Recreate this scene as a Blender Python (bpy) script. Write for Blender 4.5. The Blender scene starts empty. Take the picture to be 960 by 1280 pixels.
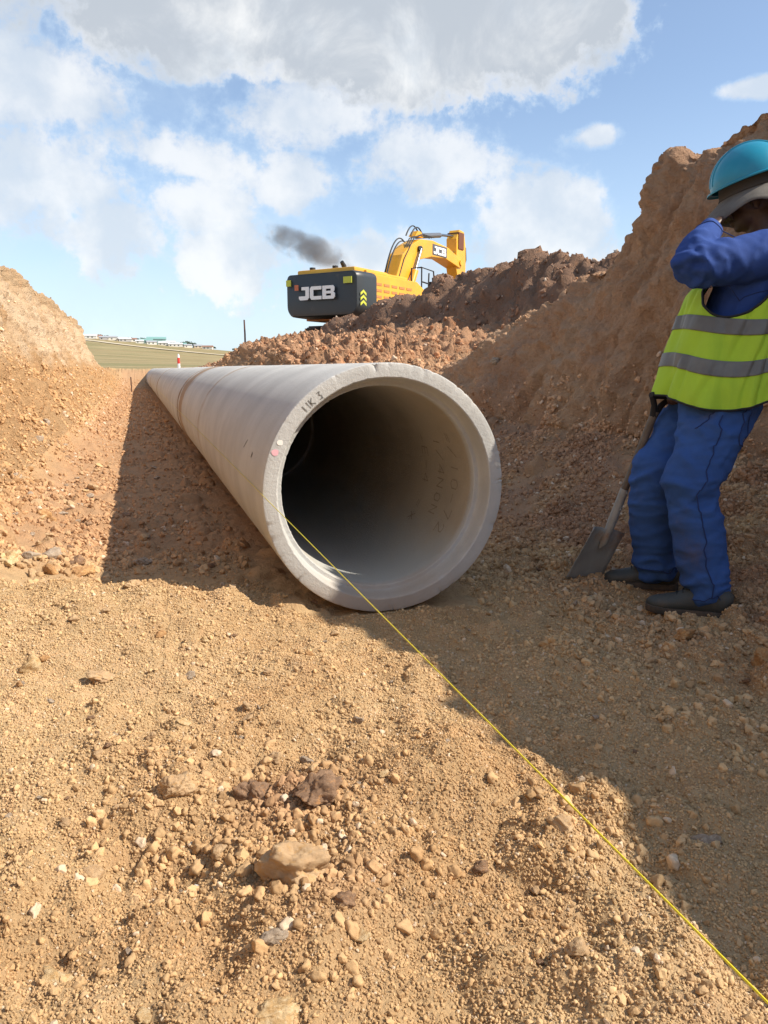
import bpy, bmesh, math, random
import numpy as np
from mathutils import Vector, Matrix, Euler

S = bpy.context.scene
COL = S.collection
rad = math.radians
random.seed(7)
RNG = np.random.default_rng(11)

# ---------------------------------------------------------------- camera
cam_d = bpy.data.cameras.new('camera')
cam = bpy.data.objects.new('camera', cam_d); COL.objects.link(cam)
cam.location = (-0.9229, -2.8003, 0.9758)
cam.rotation_euler = (rad(90 - 10.7815), 0, rad(-17.8963))
cam_d.sensor_fit = 'HORIZONTAL'; cam_d.sensor_width = 36; cam_d.lens = 35.25
cam_d.clip_start = 0.05; cam_d.clip_end = 6000
S.camera = cam

# ---------------------------------------------------------------- sun, view
LD = Vector((-0.75, 0.42, -0.80)).normalized()          # the way sunlight travels
sun_d = bpy.data.lights.new('sun', 'SUN'); sun_d.energy = 4.3; sun_d.angle = rad(0.55)
sun_d.color = (1.0, 0.90, 0.76)
sun = bpy.data.objects.new('sun', sun_d); COL.objects.link(sun)
sun.rotation_euler = LD.to_track_quat('-Z', 'Y').to_euler()
sun.location = (20, -10, 30)
S.view_settings.view_transform = 'Standard'; S.view_settings.look = 'None'
S.view_settings.exposure = 0.7; S.view_settings.gamma = 1.0
S.view_settings.use_curve_mapping = False
S.cycles.max_bounces = 9; S.cycles.diffuse_bounces = 8; S.cycles.volume_bounces = 1
S.cycles.use_denoising = True
S.cycles.transparent_max_bounces = 12

# ---------------------------------------------------------------- world: sky + clouds
W = bpy.data.worlds.new('World'); S.world = W; W.use_nodes = True
class NT:
    """small helper that chains math nodes"""
    def __init__(s, tree): s.t = tree; s.n = tree.nodes; s.l = tree.links
    def node(s, typ, **kw):
        nd = s.n.new(typ)
        for k, v in kw.items(): setattr(nd, k, v)
        return nd
    def put(s, sock, v):
        if isinstance(v, bpy.types.NodeSocket): s.l.new(v, sock)
        elif v is not None: sock.default_value = v
    def m(s, op, a, b=None, c=None, clamp=False):
        nd = s.node('ShaderNodeMath', operation=op, use_clamp=clamp)
        for i, v in enumerate((a, b, c)): s.put(nd.inputs[i], v)
        return nd.outputs[0]
    def vm(s, op, a, b=None, out=0):
        nd = s.node('ShaderNodeVectorMath', operation=op)
        s.put(nd.inputs[0], a); s.put(nd.inputs[1], b); return nd.outputs[out]
    def noise(s, vec, scale, detail=5, rough=.55, dist=0, out=0):
        nd = s.node('ShaderNodeTexNoise'); s.put(nd.inputs['Vector'], vec)
        nd.inputs['Scale'].default_value = scale; nd.inputs['Detail'].default_value = detail
        nd.inputs['Roughness'].default_value = rough; nd.inputs['Distortion'].default_value = dist
        return nd.outputs[out]
    def sstep(s, v, a, b, t0=0., t1=1.):
        nd = s.node('ShaderNodeMapRange', interpolation_type='SMOOTHSTEP')
        s.put(nd.inputs[0], v); s.put(nd.inputs[1], a); s.put(nd.inputs[2], b)
        s.put(nd.inputs[3], t0); s.put(nd.inputs[4], t1); return nd.outputs[0]
    def mix(s, f, a, b, bt='MIX'):
        nd = s.node('ShaderNodeMix', data_type='RGBA', blend_type=bt)
        s.put(nd.inputs[0], f); s.put(nd.inputs[6], a); s.put(nd.inputs[7], b); return nd.outputs[2]

def c4(r, g, b): return (r, g, b, 1)
w = NT(W.node_tree); w.n.clear()
out = w.node('ShaderNodeOutputWorld'); bg = w.node('ShaderNodeBackground')
w.l.new(bg.outputs[0], out.inputs[0])
sky = w.node('ShaderNodeTexSky', sky_type='NISHITA', sun_disc=False)
sky.sun_elevation = math.asin(-LD.z); sky.sun_rotation = math.atan2(-LD.x, -LD.y)
sky.air_density = 1.0; sky.dust_density = 1.6; sky.ozone_density = 1.0; sky.altitude = 1200
tc = w.node('ShaderNodeTexCoord'); D = tc.outputs['Generated']
sep = w.node('ShaderNodeSeparateXYZ'); w.l.new(D, sep.inputs[0])
az = w.m('ARCTAN2', sep.outputs[0], sep.outputs[1]); el = w.m('ARCSINE', sep.outputs[2])
n1 = w.noise(D, 5.5, 9, .62, .3); n2 = w.noise(w.vm('ADD', D, (3.1, 1.7, .4)), 16., 6, .6, 0)
n4 = w.noise(w.vm('ADD', D, (7.1, 2.7, 3.4)), 42., 5, .62, 0)
fine = w.m('ADD', w.m('MULTIPLY', w.m('SUBTRACT', n1, .5), 1.5), w.m('MULTIPLY', w.m('SUBTRACT', n2, .5), .55))
def blob(a0, e0, ra, re, rot=0.):
    da = w.m('SUBTRACT', az, rad(a0)); de = w.m('SUBTRACT', el, rad(e0))
    c, s_ = math.cos(rad(rot)), math.sin(rad(rot))
    u = w.m('ADD', w.m('MULTIPLY', da, c / rad(ra)), w.m('MULTIPLY', de, s_ / rad(ra)))
    v = w.m('ADD', w.m('MULTIPLY', da, -s_ / rad(re)), w.m('MULTIPLY', de, c / rad(re)))
    r2 = w.m('ADD', w.m('MULTIPLY', u, u), w.m('MULTIPLY', v, v))
    return w.m('SUBTRACT', 1.0, w.m('POWER', r2, .5))
def union(lst):
    a = lst[0]
    for b in lst[1:]: a = w.m('MAXIMUM', a, b)
    return a
#CLOUDS
bright = union([blob(-4.9,17.3,6.6,4.0), blob(-4.8,12.0,10.5,4.8), blob(3.5,14.0,7.5,2.4,-8), blob(12.3,16.9,8.0,3.0),
                blob(20.2,14.3,6.2,3.2), blob(11.6,13.0,3.8,2.5), blob(29.8,9.8,6.2,3.8), blob(5.8,7.6,4.9,3.6),
                blob(-1.0,9.4,5.6,3.8), blob(4.3,11.4,5.0,3.0), blob(16.6,7.8,5.6,3.6), blob(32.6,15.3,2.2,.9),
                blob(42.1,17.1,2.0,.7), blob(36.0,7.0,6,1.6)])
big = union([blob(8.1,22.3,17.5,4.6), blob(21.5,21.3,12.0,5.0), blob(28.5,21.6,7.0,4.4), blob(2,27,26,6)])
# scattered cumulus for the rest of the sky, outside the part that has clouds of its own
away = w.sstep(w.m('ADD', w.m('POWER', w.m('DIVIDE', w.m('SUBTRACT', az, rad(18)), rad(34)), 2.0), w.m('POWER', w.m('DIVIDE', w.m('SUBTRACT', el, rad(12)), rad(22)), 2.0)), .9, 1.8)
rest = w.m('MULTIPLY', w.sstep(w.noise(D, 2.6, 8, .6), .50, .68), away)
db = w.m('ADD', bright, w.m('ADD', w.m('MULTIPLY', fine, 1.5), w.m('MULTIPLY', w.m('SUBTRACT', n4, .5), .9))); dg = w.m('ADD', big, w.m('ADD', w.m('MULTIPLY', fine, 1.3), w.m('MULTIPLY', w.m('SUBTRACT', n4, .5), .7)))
mb = w.m('MULTIPLY', w.sstep(db, -.10, .55, 0, 1), .78)
mg = w.sstep(dg, -.05, .35)
mask = w.m('MAXIMUM', w.m('MAXIMUM', mb, mg), w.m('MULTIPLY', rest, .8))
# thin veil: denser near the horizon and over the left
veil = w.m('MULTIPLY', w.m('MULTIPLY_ADD', w.sstep(el, rad(20), rad(-2)), .42, .10), 1.0)
veil = w.m('ADD', veil, w.m('MULTIPLY', w.sstep(az, rad(26), rad(-8)), w.m('MULTIPLY', w.sstep(n1, .3, .65), .36)))
mask = w.m('SUBTRACT', 1.0, w.m('MULTIPLY', w.m('SUBTRACT', 1.0, mask), w.m('SUBTRACT', 1.0, veil)), clamp=True)
n5 = w.noise(w.vm('ADD', D, (2.2, 8.1, 5.5)), 7.5, 7, .6, .5)
grey = w.m('MULTIPLY', w.sstep(dg, .08, .42), w.sstep(n5, .74, .46))
n3 = w.noise(w.vm('ADD', D, (1.1, 5.0, .1)), 9., 6, .55)
CW, CG, CS = c4(5.25, 5.32, 5.35), c4(2.85, 3.15, 3.55), c4(3.8, 4.2, 4.65)
ccol = w.mix(w.sstep(n3, .38, .62), CS, CW)
ccol = w.mix(w.m('MULTIPLY', grey, .95), ccol, CG)
low = w.m('SUBTRACT', 1.0, w.sstep(w.m('MAXIMUM', mb, mg), .15, .6))
ccol = w.mix(low, ccol, c4(3.8, 4.7, 5.6))
col = w.mix(mask, sky.outputs[0], ccol)
w.l.new(col, bg.inputs[0]); bg.inputs[1].default_value = 0.118

# ---------------------------------------------------------------- helpers
def tag(o, label=None, cat=None, group=None, kind=None):
    if label: o['label'] = label
    if cat: o['category'] = cat
    if group: o['group'] = group
    if kind: o['kind'] = kind
    return o
def empty(name, loc=(0, 0, 0), rz=0.0):
    o = bpy.data.objects.new(name, None); COL.objects.link(o)
    o.location = loc; o.rotation_euler = (0, 0, rz); o.empty_display_size = .2
    return o
def link(name, me, mat=None, parent=None, smooth=False):
    o = bpy.data.objects.new(name, me); COL.objects.link(o)
    if mat is not None and len(me.materials) == 0: me.materials.append(mat)
    if parent is not None: o.parent = parent
    if smooth:
        me.polygons.foreach_set('use_smooth', np.ones(len(me.polygons), bool))
    return o
def mesh_np(name, V, F, smooth=True):
    """V (n,3), F (m,3|4) ints"""
    V = np.asarray(V, np.float32); F = np.asarray(F, np.int32); k = F.shape[1]
    me = bpy.data.meshes.new(name)
    me.vertices.add(len(V)); me.vertices.foreach_set('co', V.ravel())
    me.loops.add(F.size); me.loops.foreach_set('vertex_index', F.ravel())
    me.polygons.add(len(F)); me.polygons.foreach_set('loop_start', np.arange(0, F.size, k, dtype=np.int32))
    me.polygons.foreach_set('use_smooth', np.full(len(F), smooth))
    me.update(calc_edges=True)
    return me
class MB:
    """collects simple solids; build() links them as one mesh object"""
    def __init__(s): s.V = []; s.F = []
    def add(s, V, F):
        b = len(s.V); s.V += [tuple(v) for v in V]; s.F += [tuple(i + b for i in f) for f in F]; return s
    def box(s, x0, x1, y0, y1, z0, z1, M=None):
        V = [Vector((x, y, z)) for x in (x0, x1) for y in (y0, y1) for z in (z0, z1)]
        if M is not None: V = [M @ v for v in V]
        return s.add(V, [(0,1,3,2),(4,6,7,5),(0,4,5,1),(2,3,7,6),(0,2,6,4),(1,5,7,3)])
    def prism(s, pts, y0, y1, axis='y'):
        """closed outline pts (a,b) extruded; axis y: (x,z) outline"""
        n = len(pts)
        if axis == 'y': V = [(a, y0, b) for a, b in pts] + [(a, y1, b) for a, b in pts]
        elif axis == 'x': V = [(y0, a, b) for a, b in pts] + [(y1, a, b) for a, b in pts]
        else: V = [(a, b, y0) for a, b in pts] + [(a, b, y1) for a, b in pts]
        F = [tuple(range(n)), tuple(range(2 * n - 1, n - 1, -1))] + [(i, i + n, (i + 1) % n + n, (i + 1) % n) for i in range(n)]
        return s.add(V, F)
    def tube(s, P, r, seg=10, cap=True):
        P = [Vector(p) for p in P]; n = len(P); R = r if isinstance(r, (list, tuple)) else [r] * n
        V = []; up = None
        for i, p in enumerate(P):
            d = (P[min(i + 1, n - 1)] - P[max(i - 1, 0)]).normalized()
            if up is None: up = d.orthogonal().normalized()
            up = (up - d * up.dot(d)).normalized(); sd = d.cross(up)
            V += [p + (up * math.cos(a) + sd * math.sin(a)) * R[i] for a in [2 * math.pi * k / seg for k in range(seg)]]
        F = [(i * seg + k, i * seg + (k + 1) % seg, (i + 1) * seg + (k + 1) % seg, (i + 1) * seg + k) for i in range(n - 1) for k in range(seg)]
        if cap: F += [tuple(range(seg))[::-1], tuple(range((n - 1) * seg, n * seg))]
        return s.add(V, F)
    def build(s, name, mat=None, parent=None, smooth=False, bevel=0.0, seg=2, auto=True):
        me = bpy.data.meshes.new(name); me.from_pydata(s.V, [], s.F)
        bm = bmesh.new(); bm.from_mesh(me); bmesh.ops.recalc_face_normals(bm, faces=bm.faces)
        if bevel > 0:
            ed = [e for e in bm.edges if len(e.link_faces) == 2 and e.calc_face_angle(0) > .6]
            bmesh.ops.bevel(bm, geom=ed, offset=bevel, segments=seg, profile=.6, affect='EDGES', clamp_overlap=True)
        if smooth:
            for f in bm.faces: f.smooth = True
            for e in bm.edges:
                if len(e.link_faces) == 2 and e.calc_face_angle(0) > .7: e.smooth = False
        bm.to_mesh(me); bm.free()
        return link(name, me, mat, parent)
def copy_thing(o, **kw):
    c = o.copy(); COL.objects.link(c)
    for ch in [x for x in COL.objects if x.parent == o]:
        d = ch.copy(); COL.objects.link(d); d.parent = c
    return c

# gradient noise on numpy arrays, smooth and seedable
def _h(ix, iy, iz, seed):
    h = (ix * 374761393 + iy * 668265263 + iz * 2147483647 + seed * 1274126177) & 0xffffffff
    h = ((h ^ (h >> 13)) * 1274126177) & 0xffffffff
    return (h ^ (h >> 16)) & 0xffffffff
def perlin(x, y, z, seed=0):
    x, y, z = np.broadcast_arrays(np.asarray(x, float), y, z)
    xi, yi, zi = np.floor(x).astype(np.int64), np.floor(y).astype(np.int64), np.floor(z).astype(np.int64)
    xf, yf, zf = (x - xi).astype(np.float32), (y - yi).astype(np.float32), (z - zi).astype(np.float32)
    u, v, w_ = [t * t * t * (t * (t * 6 - 15) + 10) for t in (xf, yf, zf)]
    def g(a, b, c):
        h = _h(xi + a, yi + b, zi + c, seed)
        gx = ((h & 255) / 127.5 - 1).astype(np.float32); gy = (((h >> 8) & 255) / 127.5 - 1).astype(np.float32); gz = (((h >> 16) & 255) / 127.5 - 1).astype(np.float32)
        return gx * (xf - a) + gy * (yf - b) + gz * (zf - c)
    def L(t, a, b): return a + t * (b - a)
    return L(w_, L(v, L(u, g(0,0,0), g(1,0,0)), L(u, g(0,1,0), g(1,1,0))), L(v, L(u, g(0,0,1), g(1,0,1)), L(u, g(0,1,1), g(1,1,1))))
def fbm(x, y, z, f, octs=4, seed=0, gain=.5, ridge=False):
    s = 0; a = 1.
    for k in range(octs):
        n = perlin(x * f, y * f, z * f, seed + k)
        s = s + a * (1 - 2.2 * np.abs(n) - .45 if ridge else n); a *= gain; f *= 2.03
    return s
def clods(x, y, f, seed=0, fill=.6):
    """rounded lumps scattered on a plane: one per cell of size 1/f, height 0..1"""
    X, Y = x * f, y * f; xi, yi = np.floor(X).astype(np.int64), np.floor(Y).astype(np.int64)
    best = np.zeros(X.shape, np.float32)
    for a in (-1, 0, 1):
        for b in (-1, 0, 1):
            h = _h(xi + a, yi + b, 0 * xi, seed)
            px = xi + a + .15 + .7 * (h & 255) / 255.; py = yi + b + .15 + .7 * ((h >> 8) & 255) / 255.
            r = .18 + .42 * ((h >> 16) & 255) / 255.; on = ((h >> 24) & 255) / 255. < fill
            an = ((h >> 5) & 255) / 255. * 3.14; e = .65 + .35 * ((h >> 11) & 255) / 255.
            dx, dy = X - px, Y - py; ca, sa = np.cos(an), np.sin(an)
            d2 = ((dx * ca + dy * sa) ** 2 + ((-dx * sa + dy * ca) / e) ** 2) / (r * r)
            best = np.maximum(best, np.where(on, np.sqrt(np.clip(1 - d2, 0, 1)) * r * 2, 0).astype(np.float32))
    return best

# ---------------------------------------------------------------- materials
def mat(name, col=(.5, .5, .5), rough=.6, metal=0., bump=None, var=None, spec=.5, grime=None):
    """bump=(scale, dist[, detail]); var=(scale, darker colour, contrast); grime=(colour, scale, lo, hi)"""
    m = bpy.data.materials.new(name); m.use_nodes = True; t = NT(m.node_tree)
    b = t.n['Principled BSDF']; P = t.node('ShaderNodeTexCoord').outputs['Object']
    b.inputs['Roughness'].default_value = rough; b.inputs['Metallic'].default_value = metal
    b.inputs['Specular IOR Level'].default_value = spec
    c = c4(*col)
    if var: c = t.mix(t.sstep(t.noise(P, var[0], 6, .6), .5 - .5 / var[2], .5 + .5 / var[2]), c4(*var[1]), c)
    if grime: c = t.mix(t.sstep(t.noise(t.vm('ADD', P, (5, 3, 1)), grime[1], 8, .65), grime[2], grime[3]), c, c4(*grime[0]))
    t.put(b.inputs['Base Color'], c)
    if bump:
        bn = t.node('ShaderNodeBump'); bn.inputs['Distance'].default_value = bump[1]; bn.inputs['Strength'].default_value = 1
        t.l.new(t.noise(P, bump[0], bump[2] if len(bump) > 2 else 6, .65), bn.inputs['Height']); t.l.new(bn.outputs[0], b.inputs['Normal'])
    return m

# ---------------------------------------------------------------- terrain
def soil_material(name, attr=True, fine=1.0, rough=0.):
    m = bpy.data.materials.new(name); m.use_nodes = True; t = NT(m.node_tree); b = t.n['Principled BSDF']
    P = t.node('ShaderNodeTexCoord').outputs['Object']
    a = t.node('ShaderNodeAttribute', attribute_name='soil').outputs['Color']
    n1_ = t.noise(P, 34, 9, .7); n2_ = t.noise(t.vm('ADD', P, (4, 2, 7)), 190, 4, .7); n3_ = t.noise(P, 5.0, 7, .62)
    c = t.mix(t.sstep(n1_, .30, .72), t.mix(.22, a, c4(.16, .09, .05)), a)
    c = t.mix(t.m('MULTIPLY', t.sstep(n2_, .55, .78), .25), c, c4(.62, .48, .32))
    c = t.mix(t.m('MULTIPLY', t.sstep(n2_, .42, .24), .25), c, c4(.12, .07, .045))
    c = t.mix(t.m('MULTIPLY', t.sstep(n3_, .52, .70), .35), c, c4(.40, .19, .085))
    t.l.new(c, b.inputs['Base Color']); b.inputs['Roughness'].default_value = .97; b.inputs['Specular IOR Level'].default_value = .15
    h = t.m('ADD', t.m('MULTIPLY', t.noise(P, 60, 8, .72), .009 * fine), t.m('MULTIPLY', t.noise(P, 320, 3, .6), .0035 * fine))
    if rough:
        h = t.m('ADD', h, t.m('MULTIPLY', t.noise(P, 13, 9, .72, .6), .06 * rough))
        v2 = t.node('ShaderNodeTexVoronoi'); v2.inputs['Scale'].default_value = 34; t.l.new(t.vm('ADD', P, t.vm('MULTIPLY', t.noise(P, 9, 3, .6, 0, 1), (.08, .08, .08))), v2.inputs['Vector'])
        h = t.m('ADD', h, t.m('MULTIPLY', t.m('SUBTRACT', .5, v2.outputs['Distance']), .018 * rough))
    v = t.node('ShaderNodeTexVoronoi'); v.inputs['Scale'].default_value = 115; t.l.new(P, v.inputs['Vector'])
    h = t.m('ADD', h, t.m('MULTIPLY', t.m('SUBTRACT', .5, v.outputs['Distance']), .0045 * fine))
    bn = t.node('ShaderNodeBump'); bn.inputs['Distance'].default_value = 1.0; bn.inputs['Strength'].default_value = .9
    t.l.new(h, bn.inputs['Height']); t.l.new(bn.outputs[0], b.inputs['Normal'])
    return m

LP = [(-500,1.2),(-60,1.5),(-14,2.0),(-6,2.35),(-3.7,2.90),(-3.08,2.74),(-2.86,2.15),(-2.62,1.55),(-2.42,1.2),(-2.05,.62),(-1.75,.24),(-1.45,.07),(-1.1,0)]
def near_R(H):
    k = (H - .5)
    return [(.9,0),(1.3,.03),(1.7,.16),(2.1,.36),(2.38,.50),(2.5,.5+k*.26),(2.66,.5+k*.58),(2.82,.5+k*.84),(3.0,H),(3.5,H+.02),(6.3,max(H,2.7)),(8,2.5),(12,2.1),(60,1.8),(600,1.2)]
def far_R(xc, zc, bench=1.42, left=.75):
    return [(left-.15,.15),(left,.8),(left+.5,bench-.12),(left+1.1,bench),(3.2,bench+.02),(max(xc-1.5,left+1.4),bench+.16),(xc-.95,bench+.45),(xc-.35,zc-.28),(xc,zc),(xc+.9,zc-.15),(xc+2.4,2.1),(xc+5,1.92),(60,1.8),(600,1.2)]
ST = [(y, LP + near_R(h)) for y, h in [(-300,1.6),(-14,3.0),(-3.9,3.1),(-2.7,3.15),(-1.9,3.35),(-1.68,3.5),(-1.5,3.5),(-1.38,2.85),(-.95,2.75),(-.5,2.8),(.5,2.85),(1.38,2.6),(1.9,2.48),(2.34,2.52),(2.46,2.3),(2.74,2.06),(3.0,1.93),(3.83,1.69),(4.8,1.42)]]  # unseen crest beside the camera is shaped to shade pipe mouth and worker
ST += [(6.2, LP + [(.8,.1),(1.3,.3),(2.0,.75),(2.6,.93),(3.4,1.0),(4.6,1.15),(5.4,1.9),(6.3,2.75),(7.5,2.6),(12,2.1),(60,1.8),(600,1.2)])]
ST += [(8, LP + far_R(6.4,2.72,1.28,1.0)), (9.2, LP + far_R(6.3,2.86,1.40,.9)), (10.5, LP + far_R(6.2,3.04,1.42,.85)), (12, LP + far_R(5.95,3.10,1.48,.8)),
       (14, LP + far_R(5.8,2.95,1.50,.75)), (16, LP + far_R(5.55,2.82,1.40,.8)), (20, LP + far_R(5.0,2.45,1.2,.9)), (22, LP + far_R(4.4,2.22,1.1,1.0))]
ST += [(25, LP + [(1.2,.7),(2.2,1.0),(4.2,1.85),(7,1.92),(12,1.9),(60,1.7),(600,1.2)]),
       (30, LP + [(1.2,.7),(2.0,.98),(5,1.3),(12,1.6),(60,1.5),(600,1.2)]),
       (33, [(-500,1.2),(-60,1.3),(-6,1.5),(-3.4,1.6),(-2.8,1.45),(-2.3,.95),(-1.9,.5),(-1.4,.15),(-1,.0),(1.0,0),(1.3,.6),(1.8,1.0),(12,1.2),(60,1.3),(600,1.2)]),
       (35.6, [(-500,1.1),(-60,1.1),(-5,1.15),(-3,1.1),(-2.2,.8),(-1.4,.35),(0,.2),(1.3,.45),(1.7,.9),(12,1.0),(600,1.1)]),
       (38, [(-500,1.0),(-4,1.0),(0,.97),(12,1.0),(600,1.0)]), (5000, [(-500,1.0),(600,1.0)])]
SY = np.array([s[0] for s in ST], float)
def base_z(x, y):
    x = np.asarray(x, float); y = np.asarray(y, float)
    T = np.stack([np.interp(x.ravel(), [p[0] for p in s[1]], [p[1] for p in s[1]]) for s in ST])
    i = np.clip(np.searchsorted(SY, y.ravel()) - 1, 0, len(SY) - 2)
    t = np.clip((y.ravel() - SY[i]) / (SY[i + 1] - SY[i]), 0, 1); k = np.arange(x.size)
    z = (T[i, k] * (1 - t) + T[i + 1, k] * t).reshape(x.shape)
    # lifted shelf in the foreground, left of the pipe mouth, with a lumpy lip
    wob = .10 * perlin(x * 2.1, y * 0 + 3, 0, 51) + .03 * perlin(x * 9, y * 3, 0, 52)
    lip = np.clip((.30 + wob - y) / .07, 0, 1); lip = lip * lip * (3 - 2 * lip)
    amp = np.interp(x, [-2.6, -1.6, -1.15, -.8, -.45, -.2, 0], [.0, .10, .17, .13, .05, .01, 0]) * np.interp(y, [-2.2, -1.1, -.2, .4], [0, .2, .85, 1])
    z = z + amp * lip
    # hill far behind
    r = np.hypot(x, y); a = np.where(y > 1, x / np.maximum(y, 1), 9)
    fac = np.interp(a, [-.6, -.05, .12, .4, 1.0], [1.25, 1.02, .60, .40, .3])
    rr = np.minimum(r, 1000.); hill = 3.7e-5 * rr * rr * fac * (y > 20) - np.clip(r - 1000, 0, 1e9) * .06
    return z + np.where(r > 40, hill - 3.7e-5 * 1600 * fac * (y > 20), 0)

def grow(a, b, s0, g):
    o = [a]; s = s0
    while o[-1] < b: s *= g; o.append(o[-1] + s)
    return o[1:]
st = .0108
xs = np.arange(-1.75, 1.95, st).tolist()
xs += np.arange(1.95, 2.36, .014).tolist() + np.arange(2.36, 3.06, .0068).tolist() + np.arange(3.06, 3.4, .02).tolist()
xs += grow(xs[-1], 9.5, .02, 1.022); xs += grow(xs[-1], 900, .15, 1.14)
lf = np.arange(1.75, 2.4, .014).tolist() + np.arange(2.4, 3.12, .010).tolist(); lf += grow(lf[-1], 5, .02, 1.05); lf += grow(lf[-1], 900, .12, 1.16)
xs = np.array(sorted([-v for v in lf[1:]] + xs))
ys = np.arange(-2.55, 1.1, st).tolist(); ys += grow(ys[-1], 7, st, 1.0052); ys += grow(ys[-1], 40, ys[-1] - ys[-2], 1.016); ys += grow(ys[-1], 1500, .5, 1.045)
ys = np.array(sorted(ys + [-2.55 - v for v in grow(0, 260, .03, 1.17)]))
X, Y = np.meshgrid(xs, ys); Z = base_z(X, Y)
NX, NY = len(xs), len(ys)
# unit normals of the smooth form
dzx = np.gradient(Z, xs, axis=1); dzy = np.gradient(Z, ys, axis=0)
nl = np.sqrt(1 + dzx ** 2 + dzy ** 2); N = np.stack([-dzx / nl, -dzy / nl, 1 / nl], -1)
steep = np.clip((1 - N[..., 2] - .12) / .3, 0, 1)
field = np.clip((Y - 37.5) / 1.5, 0, 1); field = np.maximum(field, np.clip((np.abs(X - 1) - 15) / 10, 0, 1))
heap = np.clip((Y - 5.5) / 2, 0, 1) * np.clip((X - .8) / .5, 0, 1)
bedd = np.clip(1 - np.abs(X) / .75, 0, 1) * (Y > 0)                        # smoother bed right under the pipe
wallR = np.clip((X - 2.2) / .3, 0, 1) * (1 - heap); bankL = np.clip((-1.55 - X) / .4, 0, 1)
flat = (1 - wallR) * (1 - bankL) * (1 - heap)
d = .035 * fbm(X, Y, 0, 1.7, 3, 1) + .024 * fbm(X, Y, 0, 6., 3, 5) * (1 - .6 * bedd)
wX = X + .02 * perlin(X * 14, Y * 14, 0, 47) + .008 * perlin(X * 45, Y * 45, 0, 45); wY = Y + .02 * perlin(X * 14, Y * 14, 5, 48) + .008 * perlin(X * 45, Y * 45, 5, 46)
rub = np.interp(Y, [-3, -.9, .2, 1.2, 4], [.55, .75, .6, 1., 1.])          # how rubbly the floor is
rub = np.where(X > .45, np.maximum(rub, np.interp(X, [.45, .8], [.6, 1.25]) * (Y > -1.2)), rub)
rub = rub * (.55 + .9 * np.clip(fbm(X, Y, 0, 1.3, 2, 40) + .35, 0, 1)) + .8 * bankL
d = d + rub * (.050 * clods(wX, wY, 6., 3, .20) + .024 * clods(wX, wY, 14., 4, .30) + .009 * clods(wX + .3, wY, 33., 6, .40)) * (1 - .85 * field)
d = d + .0045 * fbm(X, Y, 0, 45., 2, 9)
d = d + np.clip((-.4 - Y) / .8, 0, 1) * np.clip((.2 - X) / .4, 0, 1) * (.085 * fbm(X, Y, 0, 2.6, 5, 12, .55) + .012)
for rx0, ry0, ra, rh in ((.98,.02,.16,.035),(.78,-.05,.12,.03),(.95,-.62,.2,.02),(-.70,-1.57,.13,.030),(-.62,-1.30,.12,.030),(-.89,-1.24,.09,.040),(-.98,-1.40,.10,-.035),(-.83,-1.62,.08,-.02),(-1.3,-1.55,.12,-.04),(-1.15,-1.2,.1,.03),(-.30,-1.25,.16,.02)): d = d + rh * np.exp(-((X - rx0) ** 2 + (Y - ry0) ** 2) / ra ** 2)
wx = X + .2 * perlin(X * 1.1, Y * 1.1, Z * 1.1, 60); wy = Y + .35 * perlin(X * .8, Y * .8, Z * .8, 61)
stri = fbm(wy * 1.0 + Z * .42, Z * .22, X * .1, 3.0, 4, 20, .58)           # teeth marks running down the cut
d2 = .20 * fbm(wx, wy, Z, .9, 5, 30, .56) + .16 * stri - .10 * np.abs(stri) + .055 * fbm(X, Y, Z, 4.0, 5, 33, .62, True) + .05 * np.clip(fbm(wx, wy, Z, 2.2, 3, 37), 0, 1)
cw1 = clods(wy * 1.0 + .3 * perlin(X*6, Y*6, Z*6, 62), Z + .3 * wx + .1 * perlin(Y*9, Z*9, X*9, 63), 3.2, 64, .45); cw2 = clods(Y + .05 * perlin(Y*20, Z*20, 0, 65), Z + X, 8., 66, .5); cw3 = clods(Y + .02 * perlin(Y*40, Z*40, 0, 67), Z + X, 19., 68, .5)
crag = np.abs(perlin(wx * 2.2, wy * 2.2, Z * 1.2, 160)) + .5 * np.abs(perlin(wx * 5, wy * 5, Z * 3, 161)) + .3 * np.abs(perlin(wx * 11, wy * 11, Z * 7, 162)) + .2 * np.abs(perlin(X * 24, Y * 24, Z * 16, 163))
d2 = d2 * .8 + (.07 * cw1 + .040 * cw2 + .018 * cw3) * np.clip(.4 + 1.5 * perlin(X * .9, Y * .9, Z * .9, 69), 0, 1) - .16 * crag + .04
d = d * (1 - .75 * np.maximum(wallR * steep, bankL * steep)) + d2 * np.maximum(wallR, 0) * (.35 + .65 * steep)
stl = fbm(wy * 1.3, Z * .25, X * .2, 2.2, 4, 70, .55)
d = d + bankL * (steep * (.15 * stl - .17 * crag + .03 * cw2 + .015 * cw3 + .05 * fbm(X, Y, Z, 4., 5, 73, .62, True)) + .10 * fbm(X, Y, Z, .8, 4, 75))
hd = .30 * fbm(X, Y, Z, .8, 4, 80, .58) + .12 * fbm(X, Y, Z, 2.6, 5, 84, .62, True) + .03 * clods(wX, wY, 1.8, 87, .4) - .14 * crag
d = d + heap * hd * (1 - field)
crest = np.exp(-((X - 3.08) / .25) ** 2) * (Y > -4) * (Y < 6.5)
d = d + crest * (.07 * fbm(X, Y, 0, 2.5, 3, 90) + .05 * clods(X, Y, 5, 92, .5))
crl = np.exp(-((X + 3.2) / .35) ** 2) * (Y < 33); d = d + crl * (.12 * fbm(X, Y, 0, 1.2, 3, 94) + .10 * clods(X, Y, 3, 95, .6) + .05 * clods(X, Y, 8, 96, .6))
knob = .07 * np.exp(-((X - 3.02) ** 2 / .02 + (Y - 2.22) ** 2 / .015)); d = d + knob - .10 * np.exp(-((X - 3.0) ** 2 / .3 + (Y - 2.9) ** 2 / .5))
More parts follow.
